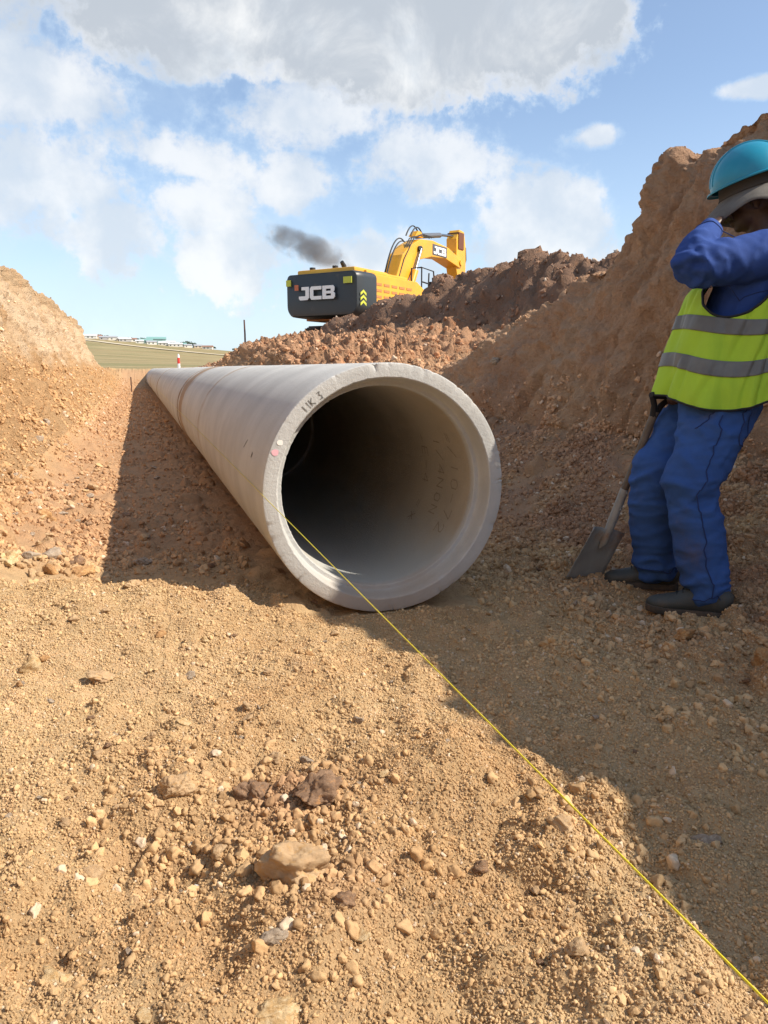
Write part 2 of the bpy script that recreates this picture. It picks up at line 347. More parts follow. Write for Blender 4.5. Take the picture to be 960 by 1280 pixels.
d = d * (1 - .97 * np.clip((Y - 60) / 60, 0, 1))
under = (np.abs(X) < .56) & (Y > -.06) & (Y < 36)                           # ground never pokes into the pipe
PX, PY, PZ = X + N[..., 0] * d, Y + N[..., 1] * d, Z + N[..., 2] * d
und = np.clip((.62 - np.abs(X)) / .12, 0, 1) * np.clip((Y + .12) / .1, 0, 1) * np.clip((34 - Y) / 1, 0, 1)
bedz = np.maximum(.5 - np.sqrt(np.clip(.51 ** 2 - np.clip(np.abs(X), 0, .509) ** 2, 0, 1)) + .006, .004)
PZ = np.where(und > 0, np.minimum(PZ, PZ * (1 - und) + und * np.minimum(bedz - .008, .10)), PZ)
PZ = np.where((np.abs(X) < .12) & (Y > -.02) & (Y < 33.5), np.minimum(PZ, -.004), PZ)

# soil colour by place: browner on the right, dark brown up the heaps
def mixc(a, b, t): return a + (np.asarray(b) - a) * np.clip(t, 0, 1)[..., None]
nA = fbm(X, Y, Z, .9, 4, 100); nB = fbm(X, Y, Z, 3.2, 4, 104); nC = fbm(X, Y, Z, 14., 3, 108)
C = np.ones(X.shape + (3,)) * np.array([.53, .375, .205])                   # sandy fill
C = mixc(C, [.44, .275, .135], .75 * np.clip(nA * 1.4 + nB * .9 + .2, 0, 1))
C = mixc(C, [.56, .39, .225], .8 * np.clip(nC * 1.2 - nA * .6, 0, 1))
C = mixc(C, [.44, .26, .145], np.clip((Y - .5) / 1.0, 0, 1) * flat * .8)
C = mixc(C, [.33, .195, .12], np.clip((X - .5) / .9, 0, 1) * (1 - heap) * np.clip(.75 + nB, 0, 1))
C = mixc(C, [.50, .30, .145], bankL * .85)                                   # orange slump, pale cut face above
C = mixc(C, [.68, .51, .335], bankL * np.clip((Z - 1.05 + .35 * nB) / .3, 0, 1) * np.clip(.75 + nA, 0, 1))
C = mixc(C, [.52, .36, .21], bankL * np.clip((Z - 2.3) / .3, 0, 1))
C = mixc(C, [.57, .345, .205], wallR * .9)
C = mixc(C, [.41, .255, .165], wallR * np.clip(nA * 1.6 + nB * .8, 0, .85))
C = mixc(C, [.56, .38, .24], wallR * np.clip(-nA * 1.5 + .1 * nC, 0, .6))
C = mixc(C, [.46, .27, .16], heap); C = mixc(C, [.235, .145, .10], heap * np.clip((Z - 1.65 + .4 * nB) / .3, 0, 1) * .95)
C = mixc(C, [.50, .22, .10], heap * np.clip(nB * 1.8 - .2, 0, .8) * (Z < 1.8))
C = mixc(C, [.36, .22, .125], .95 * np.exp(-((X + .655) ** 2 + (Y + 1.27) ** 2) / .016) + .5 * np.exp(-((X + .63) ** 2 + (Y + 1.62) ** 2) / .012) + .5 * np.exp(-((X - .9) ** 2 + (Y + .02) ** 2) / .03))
fn = fbm(X * .25 + Y * .02, Y * .6, 0, .06, 4, 120); gx = np.array([.27, .205, .11])
C = mixc(C, gx, field); C = mixc(C, [.34, .27, .15], field * np.clip(fn * 2.2 + .3, 0, 1) * .9)
C = mixc(C, [.12, .135, .055], field * np.clip(np.abs(perlin(X * .004 + 5, Y * .016 + X * .006, 0, 130)) * -7 + .8, 0, 1) * .7)
C = np.clip(C * (1 + .10 * nC[..., None] + .08 * nB[..., None]), .02, .9)

M_soil = soil_material('excavated_soil'); M_bank = soil_material('bank_soil', True, 1.6, 1.0)
def field_material():
    m = bpy.data.materials.new('dry_grass'); m.use_nodes = True; t = NT(m.node_tree); b = t.n['Principled BSDF']
    P = t.node('ShaderNodeTexCoord').outputs['Object']; a = t.node('ShaderNodeAttribute', attribute_name='soil').outputs['Color']
    c = t.mix(t.sstep(t.noise(P, 1.3, 9, .7), .35, .7), a, t.mix(.4, a, c4(.34, .30, .15)))
    t.l.new(c, b.inputs['Base Color']); b.inputs['Roughness'].default_value = 1; b.inputs['Specular IOR Level'].default_value = .1
    return m
M_field = field_material()
idx = np.arange(NX * NY).reshape(NY, NX)
Q = np.stack([idx[:-1, :-1], idx[:-1, 1:], idx[1:, 1:], idx[1:, :-1]], -1).reshape(-1, 4)
cx_ = (X[:-1, :-1] + X[1:, 1:]).ravel() / 2; cy_ = (Y[:-1, :-1] + Y[1:, 1:]).ravel() / 2
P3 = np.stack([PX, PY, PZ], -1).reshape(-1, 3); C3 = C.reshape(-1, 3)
isf = (cy_ > 37.5) | (np.abs(cx_ - 1) > 17) | (cy_ < -20)
reg = {'grass_field': isf,
       'earth_bank': ~isf & (cx_ < -1.75), 'trench_floor': ~isf & (cx_ >= -1.75) & (cx_ < 2.2) & (cy_ < 7.5),
       'cut_bank': ~isf & (cx_ >= 2.2) & (cy_ < 7.5), 'spoil_heap': ~isf & (cx_ >= .72) & (cy_ >= 7.5)}
reg['trench_floor'] |= ~isf & (cx_ >= -1.75) & (cx_ < .72) & (cy_ >= 7.5)
LAB = {'grass_field': 'dry olive grass field rising to the town on the skyline', 'earth_bank': 'sunlit orange and cream earth bank along the left of the trench',
       'trench_floor': 'sandy trench floor strewn with crumbs and clods', 'cut_bank': 'steep red-brown cut bank in shade behind the worker',
       'spoil_heap': 'heaps of dug-out soil between the pipe and the yellow excavator'}
for nm, sel in reg.items():
    q = Q[sel]; u, inv = np.unique(q, return_inverse=True)
    me = mesh_np(nm, P3[u], inv.reshape(q.shape), True)
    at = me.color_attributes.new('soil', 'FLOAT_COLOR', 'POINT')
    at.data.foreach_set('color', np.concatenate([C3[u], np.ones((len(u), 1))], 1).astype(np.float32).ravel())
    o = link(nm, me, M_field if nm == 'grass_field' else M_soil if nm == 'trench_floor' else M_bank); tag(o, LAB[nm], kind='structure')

def surf_at(x, y):
    """height of the finished ground above (x, y), good away from the steep cuts"""
    i = int(np.clip(np.searchsorted(xs, x) - 1, 0, NX - 2)); j = int(np.clip(np.searchsorted(ys, y) - 1, 0, NY - 2))
    tx = (x - xs[i]) / (xs[i + 1] - xs[i]); ty = (y - ys[j]) / (ys[j + 1] - ys[j])
    return float((PZ[j, i] * (1 - tx) + PZ[j, i + 1] * tx) * (1 - ty) + (PZ[j + 1, i] * (1 - tx) + PZ[j + 1, i + 1] * tx) * ty)

# ---------------------------------------------------------------- concrete pipes
def concrete():
    m = bpy.data.materials.new('weathered_concrete'); m.use_nodes = True; t = NT(m.node_tree); b = t.n['Principled BSDF']
    g = t.node('ShaderNodeNewGeometry').outputs['Position']; tc_ = t.node('ShaderNodeTexCoord').outputs['Object']
    sp = t.node('ShaderNodeSeparateXYZ'); t.l.new(tc_, sp.inputs[0]); sw = t.node('ShaderNodeSeparateXYZ'); t.l.new(g, sw.inputs[0])
    str_ = t.vm('MULTIPLY', g, (1, 6, 1))
    n = t.noise(g, 2.2, 8, .62); n2 = t.noise(str_, 3.0, 6, .6); n3 = t.noise(g, 60, 5, .7)
    c = t.mix(t.sstep(n, .32, .68), c4(.44, .44, .425), c4(.54, .54, .52))
    c = t.mix(t.m('MULTIPLY', t.sstep(n2, .50, .75), .3), c, c4(.40, .37, .32))
    c = t.mix(t.m('MULTIPLY', t.sstep(n3, .62, .75), .30), c, c4(.22, .20, .17))
    # mud smeared round each joint, thick round the second one
    yl = sp.outputs[1]; edge = t.m('MINIMUM', yl, t.m('SUBTRACT', 3.19, yl)); wav = t.m('MULTIPLY', t.m('SUBTRACT', t.noise(g, 7, 5, .6), .5), .35)
    far = t.sstep(sw.outputs[1], 2.9, 3.4)
    mud = t.m('MULTIPLY', t.sstep(t.m('ADD', edge, wav), .13, -.03), t.m('MULTIPLY', far, .95))
    two = t.m('ABSOLUTE', t.m('SUBTRACT', sw.outputs[1], 5.9))
    mud2 = t.m('MULTIPLY', t.sstep(t.m('ADD', two, t.m('MULTIPLY', wav, 2.0)), .42, .18), .85)
    c = t.mix(t.m('MAXIMUM', mud, mud2), c, c4(.30, .19, .105))
    dust_bounce = t.m('MULTIPLY', t.sstep(t.m('ADD', sw.outputs[2], t.m('MULTIPLY', wav, .6)), .22, .0), .5)  # dusty tint that also paints warm bounce light low on the pipe
    c = t.mix(dust_bounce, c, c4(.40, .28, .18))
    rad_ = t.m('SQRT', t.m('ADD', t.m('POWER', sp.outputs[0], 2.0), t.m('POWER', t.m('SUBTRACT', sp.outputs[2], .5), 2.0)))
    inn = t.m('MULTIPLY', t.m('LESS_THAN', rad_, .4118), t.sstep(sw.outputs[1], .10, .14))
    bore_col = t.mix(t.sstep(t.m('ADD', sp.outputs[2], t.m('MULTIPLY', wav, .5)), .12, .34), c4(.42, .43, .41), t.mix(t.sstep(n, .3, .7), c4(.40, .34, .26), c4(.48, .41, .315)))  # bore coloured browner than the outside, greyer along its bottom
    c = t.mix(inn, c, bore_col)
    t.l.new(c, b.inputs['Base Color']); b.inputs['Roughness'].default_value = .82; b.inputs['Specular IOR Level'].default_value = .3
    bn = t.node('ShaderNodeBump'); bn.inputs['Distance'].default_value = .004; bn.inputs['Strength'].default_value = .8
    t.l.new(t.noise(g, 90, 7, .7), bn.inputs['Height']); t.l.new(bn.outputs[0], b.inputs['Normal'])
    return m
M_conc = concrete()
def pipe_mesh(front):
    prof = [(.5, 3.185), (.5, 2.4), (.5, 1.6), (.5, .8), (.5, .2), (.5, .03), (.5, .006), (.4975, .0015), (.492, 0), (.47, 0), (.4465, 0), (.4425, .003), (.440, .012), (.437, .05),
            (.433, .083), (.430, .0885), (.424, .0895), (.4155, .0895), (.4125, .092), (.4105, .10), (.41, .16), (.41, .6), (.41, 1.3), (.41, 2.2), (.41, 3.185)]
    n = 400 if front else 128
    th = np.linspace(0, 2 * np.pi, n, endpoint=False); V = []
    for k, (r, y) in enumerate(prof):
        rr = np.full(n, float(r)); yy = np.full(n, float(y))
        if front:
            if 5 <= k <= 8:   # chipped outer arris
                ch = np.clip(perlin(th * 14, 1.5, 0, 3) * 2 + perlin(th * 60, 0, 0, 4) - .35, 0, 1); rr -= ch * .007 * (k in (6, 7, 8)); yy += ch * .010 * (k in (7, 8))
            if k in (10, 11): ch = np.clip(perlin(th * 20, 4.5, 0, 8) * 1.5 + perlin(th * 70, 0, 0, 9) - .3, 0, 1); rr += ch * .005
            if k in (16, 17, 18, 19):  # ragged grout edge of the bore
                rg = perlin(th * 38, 2, 0, 5) * .5 + perlin(th * 110, 7, 0, 6) * .7; rr += rg * .0045; yy += np.abs(rg) * .006
            if 9 <= k <= 10: yy += .0008 * perlin(th * 25, k, 0, 7)
        V.append(np.stack([rr * np.sin(th), yy, .5 + rr * np.cos(th)], 1))
    m_ = len(prof); V = np.concatenate(V); a = np.arange(n); b_ = (a + 1) % n
    F = [np.stack([k * n + a, k * n + b_, (k + 1) % m_ * n + b_, (k + 1) % m_ * n + a], 1) for k in range(m_)]
    me = mesh_np('concrete_pipe', V, np.concatenate(F), True)
    bm = bmesh.new(); bm.from_mesh(me); bmesh.ops.recalc_face_normals(bm, faces=bm.faces)
    for e in bm.edges:
        if e.calc_face_angle(0) > .55: e.smooth = False
    bm.to_mesh(me); bm.free(); return me
PL = ['nearest concrete pipe length, its open socket end facing the camera', 'second concrete pipe length from the open end',
      'third concrete pipe length, brown mud smeared across its near end', 'fourth concrete pipe length from the open end', 'fifth concrete pipe length from the open end', 'sixth concrete pipe length from the open end',
      'seventh concrete pipe length from the open end', 'eighth concrete pipe length from the open end', 'ninth concrete pipe length from the open end', 'tenth concrete pipe length, third from the far end',
      'eleventh concrete pipe length, last but one at the far end', 'last concrete pipe length at the far end of the trench']
p_first = link('concrete_pipe', pipe_mesh(True), M_conc); p_src = None
for k in range(12):
    if k == 0: o = p_first
    elif k == 1: o = p_src = link('concrete_pipe', pipe_mesh(False), M_conc)
    else: o = p_src.copy(); COL.objects.link(o)
    o.location = (.004 * math.sin(k * 2.1) * (k > 0), 3.2 * k, .003 * math.sin(k * 1.3) * (k > 0))
    tag(o, PL[k], 'pipe', 'concrete pipe lengths joined end to end in the trench')
M_mark = mat('graphite_marker', (.035, .03, .028), .9); M_faint = mat('faded_ring_marker', (.17, .165, .15), .9); M_markb = mat('faded_marker', (.30, .25, .19), .9)
M_white = mat('white_paint_dot', (.85, .83, .78), .7); M_pink = mat('pink_paint_dot', (.80, .45, .50), .7)
def stroke(mb, pts, wd, fn):
    """flat pen stroke along pts (2D), laid on a surface by fn(u, v)->(co)"""
    P = [Vector((p[0], p[1])) for p in pts]
    for a, b in zip(P[:-1], P[1:]):
        d_ = (b - a); L_ = d_.length
        if L_ < 1e-6: continue
        d_ /= L_; n_ = Vector((-d_.y, d_.x)) * wd / 2; k = max(1, int(L_ / .012)); V = []
        for i in range(k + 1):
            q = a + d_ * (L_ * i / k + (wd * .3 if i == k else -wd * .3 if i == 0 else 0)); j = 1 + .35 * math.sin(q.x * 190 + q.y * 130)
            V += [fn(*(q + n_ * j)), fn(*(q - n_ * j))]
        mb.add(V, [(2 * i, 2 * i + 1, 2 * i + 3, 2 * i + 2) for i in range(k)])
GL = {'1': [[(.3,0),(.3,1)]], '0': [[(.1,.2),(.1,.8),(.35,1),(.6,.8),(.6,.2),(.35,0),(.1,.2)]], '7': [[(0,1),(.6,1),(.2,0)]], '2': [[(0,.8),(.2,1),(.5,.95),(.5,.65),(0,0),(.6,0)]],
      '-': [[(.05,.5),(.55,.5)]], 'N': [[(0,0),(0,1),(.55,0),(.55,1)]], 'I': [[(.3,0),(.3,1)]], 'O': [[(.1,.2),(.1,.8),(.35,1),(.6,.8),(.6,.2),(.35,0),(.1,.2)]],
      '*': [[(.1,.1),(.6,.9)],[(.6,.1),(.1,.9)],[(0,.5),(.7,.5)]], 'K': [[(0,0),(0,1)],[(.5,1),(0,.45),(.55,0)]], '3': [[(0,1),(.5,1),(.2,.6),(.5,.4),(.4,0),(0,.05)]],
      '4': [[(.45,0),(.45,1),(0,.35),(.6,.35)]], '=': [[(.05,.62),(.6,.6)],[(.05,.35),(.55,.33)]], '/': [[(0,0),(.5,1)]], 'E': [[(.5,1),(0,1),(0,0),(.5,0)],[(0,.5),(.4,.5)]], ' ': []}
def write(txt, u0, v0, size, wd, fn, adv, m_):
    for i, ch in enumerate(txt):
        mb = MB()
        for s_ in GL[ch]: stroke(mb, [(u0 + (i * adv + a * (1 + .1 * math.sin(i))) * size, v0 + b * size) for a, b in s_], wd, fn)
        if mb.V: mb.build('handwritten_character', m_, p_first)
# inside the bore, on the right wall: u runs down round the wall (m), v runs back towards the mouth
def bore(u, v):
    a = math.pi / 2 - .36 + u / .41; y = .55 - v; return (.4085 * math.sin(a), y, .5 + .4085 * math.cos(a))
for txt, u0, v0, sz in (('=/10-72', -.06, .22, .078), ('I/4NON', -.02, .06, .072), ('-E-4 =*', -.02, -.13, .072)):
    write(txt, u0, v0, sz, .005, bore, .92, M_markb)
def ringf(u, v):
    a = -math.radians(41) + u / .475; r = .452 + v; return (r * math.sin(a), -.0012, .5 + r * math.cos(a))
write('11K 3', -.045, 0, .027, .0032, ringf, .75, M_faint)
def dot(nm, m_, a0, r0, rx):
    mb = MB(); c = Vector((r0 * math.sin(rad(a0)), -.0014, .5 + r0 * math.cos(rad(a0))))
    V = [c] + [c + Vector((rx * (1 + .10 * math.sin(3 * t + a0)) * math.cos(t), 0, rx * (1 + .08 * math.cos(2 * t)) * math.sin(t))) for t in [2 * math.pi * k / 28 for k in range(28)]]
    mb.add(V, [(0, 1 + k, 1 + (k + 1) % 28) for k in range(28)]); return mb.build(nm, m_, p_first)
tag(dot('paint_dot', M_white, -64.5, .474, .0115), 'white paint dot'); tag(dot('paint_dot', M_pink, -69.5, .478, .0135), 'pink paint dot')
def outer(u, v):
    a = -math.pi / 2 + u / .5; return (.5014 * math.sin(a), v, .5 + .5014 * math.cos(a))
for ab, w_ in (([(.13, .62), (.17, .56)], .008), ([(.115, .36), (.13, .35)], .012)):
    mb = MB(); stroke(mb, ab, w_, outer); mb.build('black_smear', M_mark, p_first)

# builder's line stretched along the left of the pipes
M_line = mat('yellow_line', (.78, .66, .03), .5, var=(400, (.6, .5, .02), 2))
mb = MB(); mb.tube([(-.5034, 36.5, .512), (-.5034, 20, .512), (-.5034, 8, .512), (-.5034, 0, .5122), (-.5034, -1.2, .5122), (-.5034, -2.45, .5126), (-.5034, -4.2, .513)], .0011, 6)
tag(mb.build('string_line', M_line, smooth=True), 'thin yellow builder\'s line stretched along the left side of the pipe', 'string')

# ---------------------------------------------------------------- stones, clods and crumbs
def rock_mesh(name, seed, sub=3, facets=5, rough=.10, smooth=True):
    r_ = random.Random(seed); bm = bmesh.new(); bmesh.ops.create_icosphere(bm, subdivisions=sub, radius=1)
    V = np.array([v.co[:] for v in bm.verts])
    for k in range(facets):     # knock flat faces off a ball
        a = np.array([r_.gauss(0, 1), r_.gauss(0, 1), r_.gauss(0, 1)]); a /= np.linalg.norm(a); h = r_.uniform(.45, .85)
        dd = V @ a; V = V - np.outer(np.maximum(dd - h, 0) * .93, a)
    o = seed * 7.3
    n = fbm(V[:, 0] + o, V[:, 1], V[:, 2], 1.1, 4, seed, .55); V = V * (1 + rough * 2.2 * n)[:, None]
    if sub > 3: V = V * (1 + .075 * fbm(V[:, 0] + o, V[:, 1], V[:, 2], 4.5, 4, seed + 9, .68, True))[:, None]
    V[:, 0] *= r_.uniform(.95, 1.25); V[:, 2] *= r_.uniform(.65, .95)
    V /= np.abs(V).max()
    for v, c in zip(bm.verts, V): v.co = c
    me = bpy.data.meshes.new(name); bm.to_mesh(me); bm.free()
    me.polygons.foreach_set('use_smooth', np.full(len(me.polygons), smooth)); return me
def stone_material(name, inst=False, tint=None):
    if tint: tint = [tuple(q * .86 for q in t_) for t_ in tint]
    m = bpy.data.materials.new(name); m.use_nodes = True; t = NT(m.node_tree); b = t.n['Principled BSDF']
    P = t.node('ShaderNodeTexCoord').outputs['Object']; oi = t.node('ShaderNodeObjectInfo')
    if inst:
        at = t.node('ShaderNodeAttribute', attribute_name='soil', attribute_type='INSTANCER'); base = at.outputs['Color']
        rmp = t.node('ShaderNodeValToRGB'); t.l.new(oi.outputs['Random'], rmp.inputs[0]); e = rmp.color_ramp.elements
        e[0].position = 0; e[0].color = c4(.78, .74, .70); e[1].position = 1; e[1].color = c4(1.40, 1.38, 1.33)
        x_ = e.new(.82); x_.color = c4(1.25, 1.23, 1.2); x_ = e.new(.25); x_.color = c4(1.04, 1.02, 1.0)
        base = t.mix(1.0, base, rmp.outputs[0], 'MULTIPLY')
        base = t.mix(t.m('MULTIPLY', t.m('GREATER_THAN', oi.outputs['Random'], .965), .6), base, c4(.66, .58, .47))
        n = t.noise(P, 2.5, 4, .6); c = t.mix(t.sstep(n, .35, .7), t.mix(.18, base, c4(.18, .10, .06)), base); bs = (2.6, .0016)
    else:
        base = c4(*tint[0]); n = t.noise(P, 2.2, 8, .68); c = t.mix(t.sstep(n, .40, .62), c4(*tint[1]), base)
        n2 = t.noise(t.vm('ADD', P, (3, 3, 3)), 5., 7, .7); c = t.mix(t.m('MULTIPLY', t.sstep(n2, .52, .66), .8), c, c4(*tint[2])); bs = (7, .0055)
    t.l.new(c, b.inputs['Base Color']); b.inputs['Roughness'].default_value = .95; b.inputs['Specular IOR Level'].default_value = .15
    if True:
        bn = t.node('ShaderNodeBump'); bn.inputs['Distance'].default_value = bs[1]; bn.inputs['Strength'].default_value = .8
        t.l.new(t.noise(P, bs[0], 8, .75), bn.inputs['Height']); t.l.new(bn.outputs[0], b.inputs['Normal'])
    return m
M_crumb = stone_material('soil_crumb', True)
variants = bpy.data.collections.new('crumb_shapes')
for k in range(8):
    me = rock_mesh('crumb_shape', 50 + k, 2, 10, .24, k % 3 == 0); me.materials.append(M_crumb)
    variants.objects.link(bpy.data.objects.new('crumb_shape', me))
rough_variants = bpy.data.collections.new('clod_shapes')
for k in range(8):
    me = rock_mesh('clod_shape', 80 + k, 3, 7, .22)
    co = np.array([v.co[:] for v in me.vertices]); co *= (1 + .16 * fbm(co[:, 0] + k * 5, co[:, 1], co[:, 2], 3.2, 3, 500 + k, .65, True))[:, None]
    me.vertices.foreach_set('co', co.astype(np.float32).ravel()); me.update(); me.materials.append(M_crumb)
    rough_variants.objects.link(bpy.data.objects.new('clod_shape', me))
def scatter(name, label, cells, n, smin, smax, power=2.2, sink=.25, shapes=None):
    """cells: weight per terrain cell; n crumbs as instances on the ground's finished surface"""
    wt = cells.ravel(); wt = wt / wt.sum(); k = RNG.choice(wt.size, n, p=wt)
    j, i = k // (NX - 1), k % (NX - 1); u, v = RNG.random(n)[:, None], RNG.random(n)[:, None]
    G = np.stack([PX, PY, PZ], -1)
    p = (G[j, i] * (1 - u) + G[j, i + 1] * u) * (1 - v) + (G[j + 1, i] * (1 - u) + G[j + 1, i + 1] * u) * v
    s_ = smin * (smax / smin) ** (RNG.random(n) ** power)
    nn = N[j, i]; p = p + nn * (s_ * (.5 - sink) * .8)[:, None]
    me = bpy.data.meshes.new(name); me.vertices.add(n); me.vertices.foreach_set('co', p.astype(np.float32).ravel())
    a = me.attributes.new('size', 'FLOAT', 'POINT'); a.data.foreach_set('value', (s_ / 2).astype(np.float32))
    a = me.attributes.new('turn', 'FLOAT_VECTOR', 'POINT'); a.data.foreach_set('vector', (RNG.random((n, 3)) * 6.28).astype(np.float32).ravel())
    a = me.attributes.new('pick', 'INT', 'POINT'); a.data.foreach_set('value', RNG.integers(0, 8, n).astype(np.int32))
    a = me.color_attributes.new('soil', 'FLOAT_COLOR', 'POINT'); a.data.foreach_set('color', np.concatenate([C[j, i], np.ones((n, 1))], 1).astype(np.float32).ravel())
    o = link(name, me); gn = bpy.data.node_groups.new(name, 'GeometryNodeTree')
    gn.interface.new_socket('Geometry', in_out='INPUT', socket_type='NodeSocketGeometry'); gn.interface.new_socket('Geometry', in_out='OUTPUT', socket_type='NodeSocketGeometry')
    def nd(t_, **kw):
        x_ = gn.nodes.new(t_)
        for q, v_ in kw.items(): setattr(x_, q, v_)
        return x_
    gi, go = nd('NodeGroupInput'), nd('NodeGroupOutput'); iop = nd('GeometryNodeInstanceOnPoints'); ci = nd('GeometryNodeCollectionInfo')
    ci.inputs['Collection'].default_value = shapes or variants; ci.inputs['Separate Children'].default_value = True; ci.inputs['Reset Children'].default_value = True
    def na(nm_, ty):
        x_ = nd('GeometryNodeInputNamedAttribute', data_type=ty); x_.inputs[0].default_value = nm_; return x_.outputs[0]
    e2r = nd('FunctionNodeEulerToRotation'); L_ = gn.links.new
    L_(na('turn', 'FLOAT_VECTOR'), e2r.inputs[0]); L_(gi.outputs[0], iop.inputs['Points']); L_(ci.outputs[0], iop.inputs['Instance'])
    iop.inputs['Pick Instance'].default_value = True; L_(na('pick', 'INT'), iop.inputs['Instance Index']); L_(e2r.outputs[0], iop.inputs['Rotation'])
    L_(na('size', 'FLOAT'), iop.inputs['Scale']); L_(iop.outputs[0], go.inputs[0])
    md = o.modifiers.new('scatter', 'NODES'); md.node_group = gn
    return tag(o, label, kind='stuff')
xc_ = (X[:-1, :-1] + X[1:, 1:]) / 2; yc_ = (Y[:-1, :-1] + Y[1:, 1:]) / 2
ar = np.linalg.norm(np.cross(np.stack([PX, PY, PZ], -1)[1:, :-1] - np.stack([PX, PY, PZ], -1)[:-1, :-1], np.stack([PX, PY, PZ], -1)[:-1, 1:] - np.stack([PX, PY, PZ], -1)[:-1, :-1]), axis=-1)
# is the cell somewhere in front of the camera?
ca_, sa_ = math.cos(rad(17.9)), math.sin(rad(17.9)); rx_, ry_ = xc_ + .92, yc_ + 2.8
dep = rx_ * sa_ + ry_ * ca_; lat = rx_ * ca_ - ry_ * sa_
inv = (dep > .55) & (np.abs(lat) < dep * .56 + .35) & ~((np.abs(xc_) < .42) & (yc_ > 0))
rub1 = rub[:-1, :-1]; st1 = steep[:-1, :-1]; hp1 = heap[:-1, :-1]; bl1 = bankL[:-1, :-1]; wr1 = wallR[:-1, :-1]; n01 = np.clip(.5 + 1.6 * fbm(xc_, yc_, 0, 2.2, 3, 140), .04, 2)
near = inv & (yc_ < .6) & (xc_ > -1.9) & (xc_ < 2.0)
scatter('grit', 'fine sandy grit covering the near trench floor', ar * near / (1 + dep * .5), 330000, .0026, .0080, 1.2)
scatter('soil_crumbs', 'small crumbs of soil over the near trench floor', ar * near * n01, 20000, .008, .020, 2.4)
mid = inv & (yc_ > .25) & (yc_ < 9) & (xc_ > -2.6) & (xc_ < 2.5)
scatter('rubble', 'crumbly rubble on the trench floor beside the pipe', ar * mid * (.25 + rub1 + 1.2 * (xc_ < -1.0)) * n01 / (dep * .4), 46000, .008, .050, 2.9, .36, rough_variants)
pt = near * (np.exp(-((xc_ + .66) ** 2 + (yc_ + 1.30) ** 2) / .020) + .8 * np.exp(-((xc_ + .66) ** 2 + (yc_ + 1.58) ** 2) / .020) + .6 * np.exp(-((xc_ + .95) ** 2 + (yc_ + 1.38) ** 2) / .02) + .4 * np.exp(-((xc_ - .0) ** 2 + (yc_ + 1.55) ** 2) / .03) + .9 * np.exp(-((xc_ - .92) ** 2 + (yc_ - .0) ** 2) / .03))
scatter('broken_clods', 'patches of broken crumbly clods on the near trench floor', ar * pt, 2300, .007, .036, 2.2, .38, rough_variants)
ff = inv & (yc_ > 8) & (yc_ < 36) & (xc_ > -2.3) & (xc_ < -.45)
scatter('far_rubble', 'rubble on the trench floor towards the far end of the pipe', ar * ff / (dep * .3), 9000, .02, .09, 2.4, .35, rough_variants)
lb = inv & (yc_ > .5) & (yc_ < 34) & (xc_ < -1.6) & (xc_ > -4.5)
scatter('bank_rubble', 'loose rubble lying on the sunlit left bank', ar * lb * (1 - .85 * st1) * n01 ** 2 / (1 + dep * .3), 13000, .010, .065, 3.0, .40, rough_variants)
sh = inv & (yc_ > -1.6) & (yc_ < 3) & (xc_ > .35) & (xc_ < 2.4)
scatter('shade_rubble', 'crumbly rubble on the shaded ground around the worker', ar * sh * n01 * (.4 + np.clip(xc_ - .4, 0, 1)), 26000, .008, .040, 2.5, .32, rough_variants)
rb = inv & (yc_ < 7.5) & (xc_ > 2.1) & (xc_ < 5.5)
scatter('cut_bank_crumbs', 'loose crumbs caught on the shaded cut bank', ar * rb * np.clip(1 - 1.3 * st1, .01, 1) * n01 ** 2, 9000, .012, .05, 2.8, .35, rough_variants)
hb = inv & (yc_ > 6) & (yc_ < 30) & (xc_ > .8) & (xc_ < 11)
scatter('heap_clods', 'broken clods on the spoil heaps', ar * hb * (1 - .5 * st1) * np.clip(n01, .3, 2), 26000, .02, .12, 2.8, .35, rough_variants)

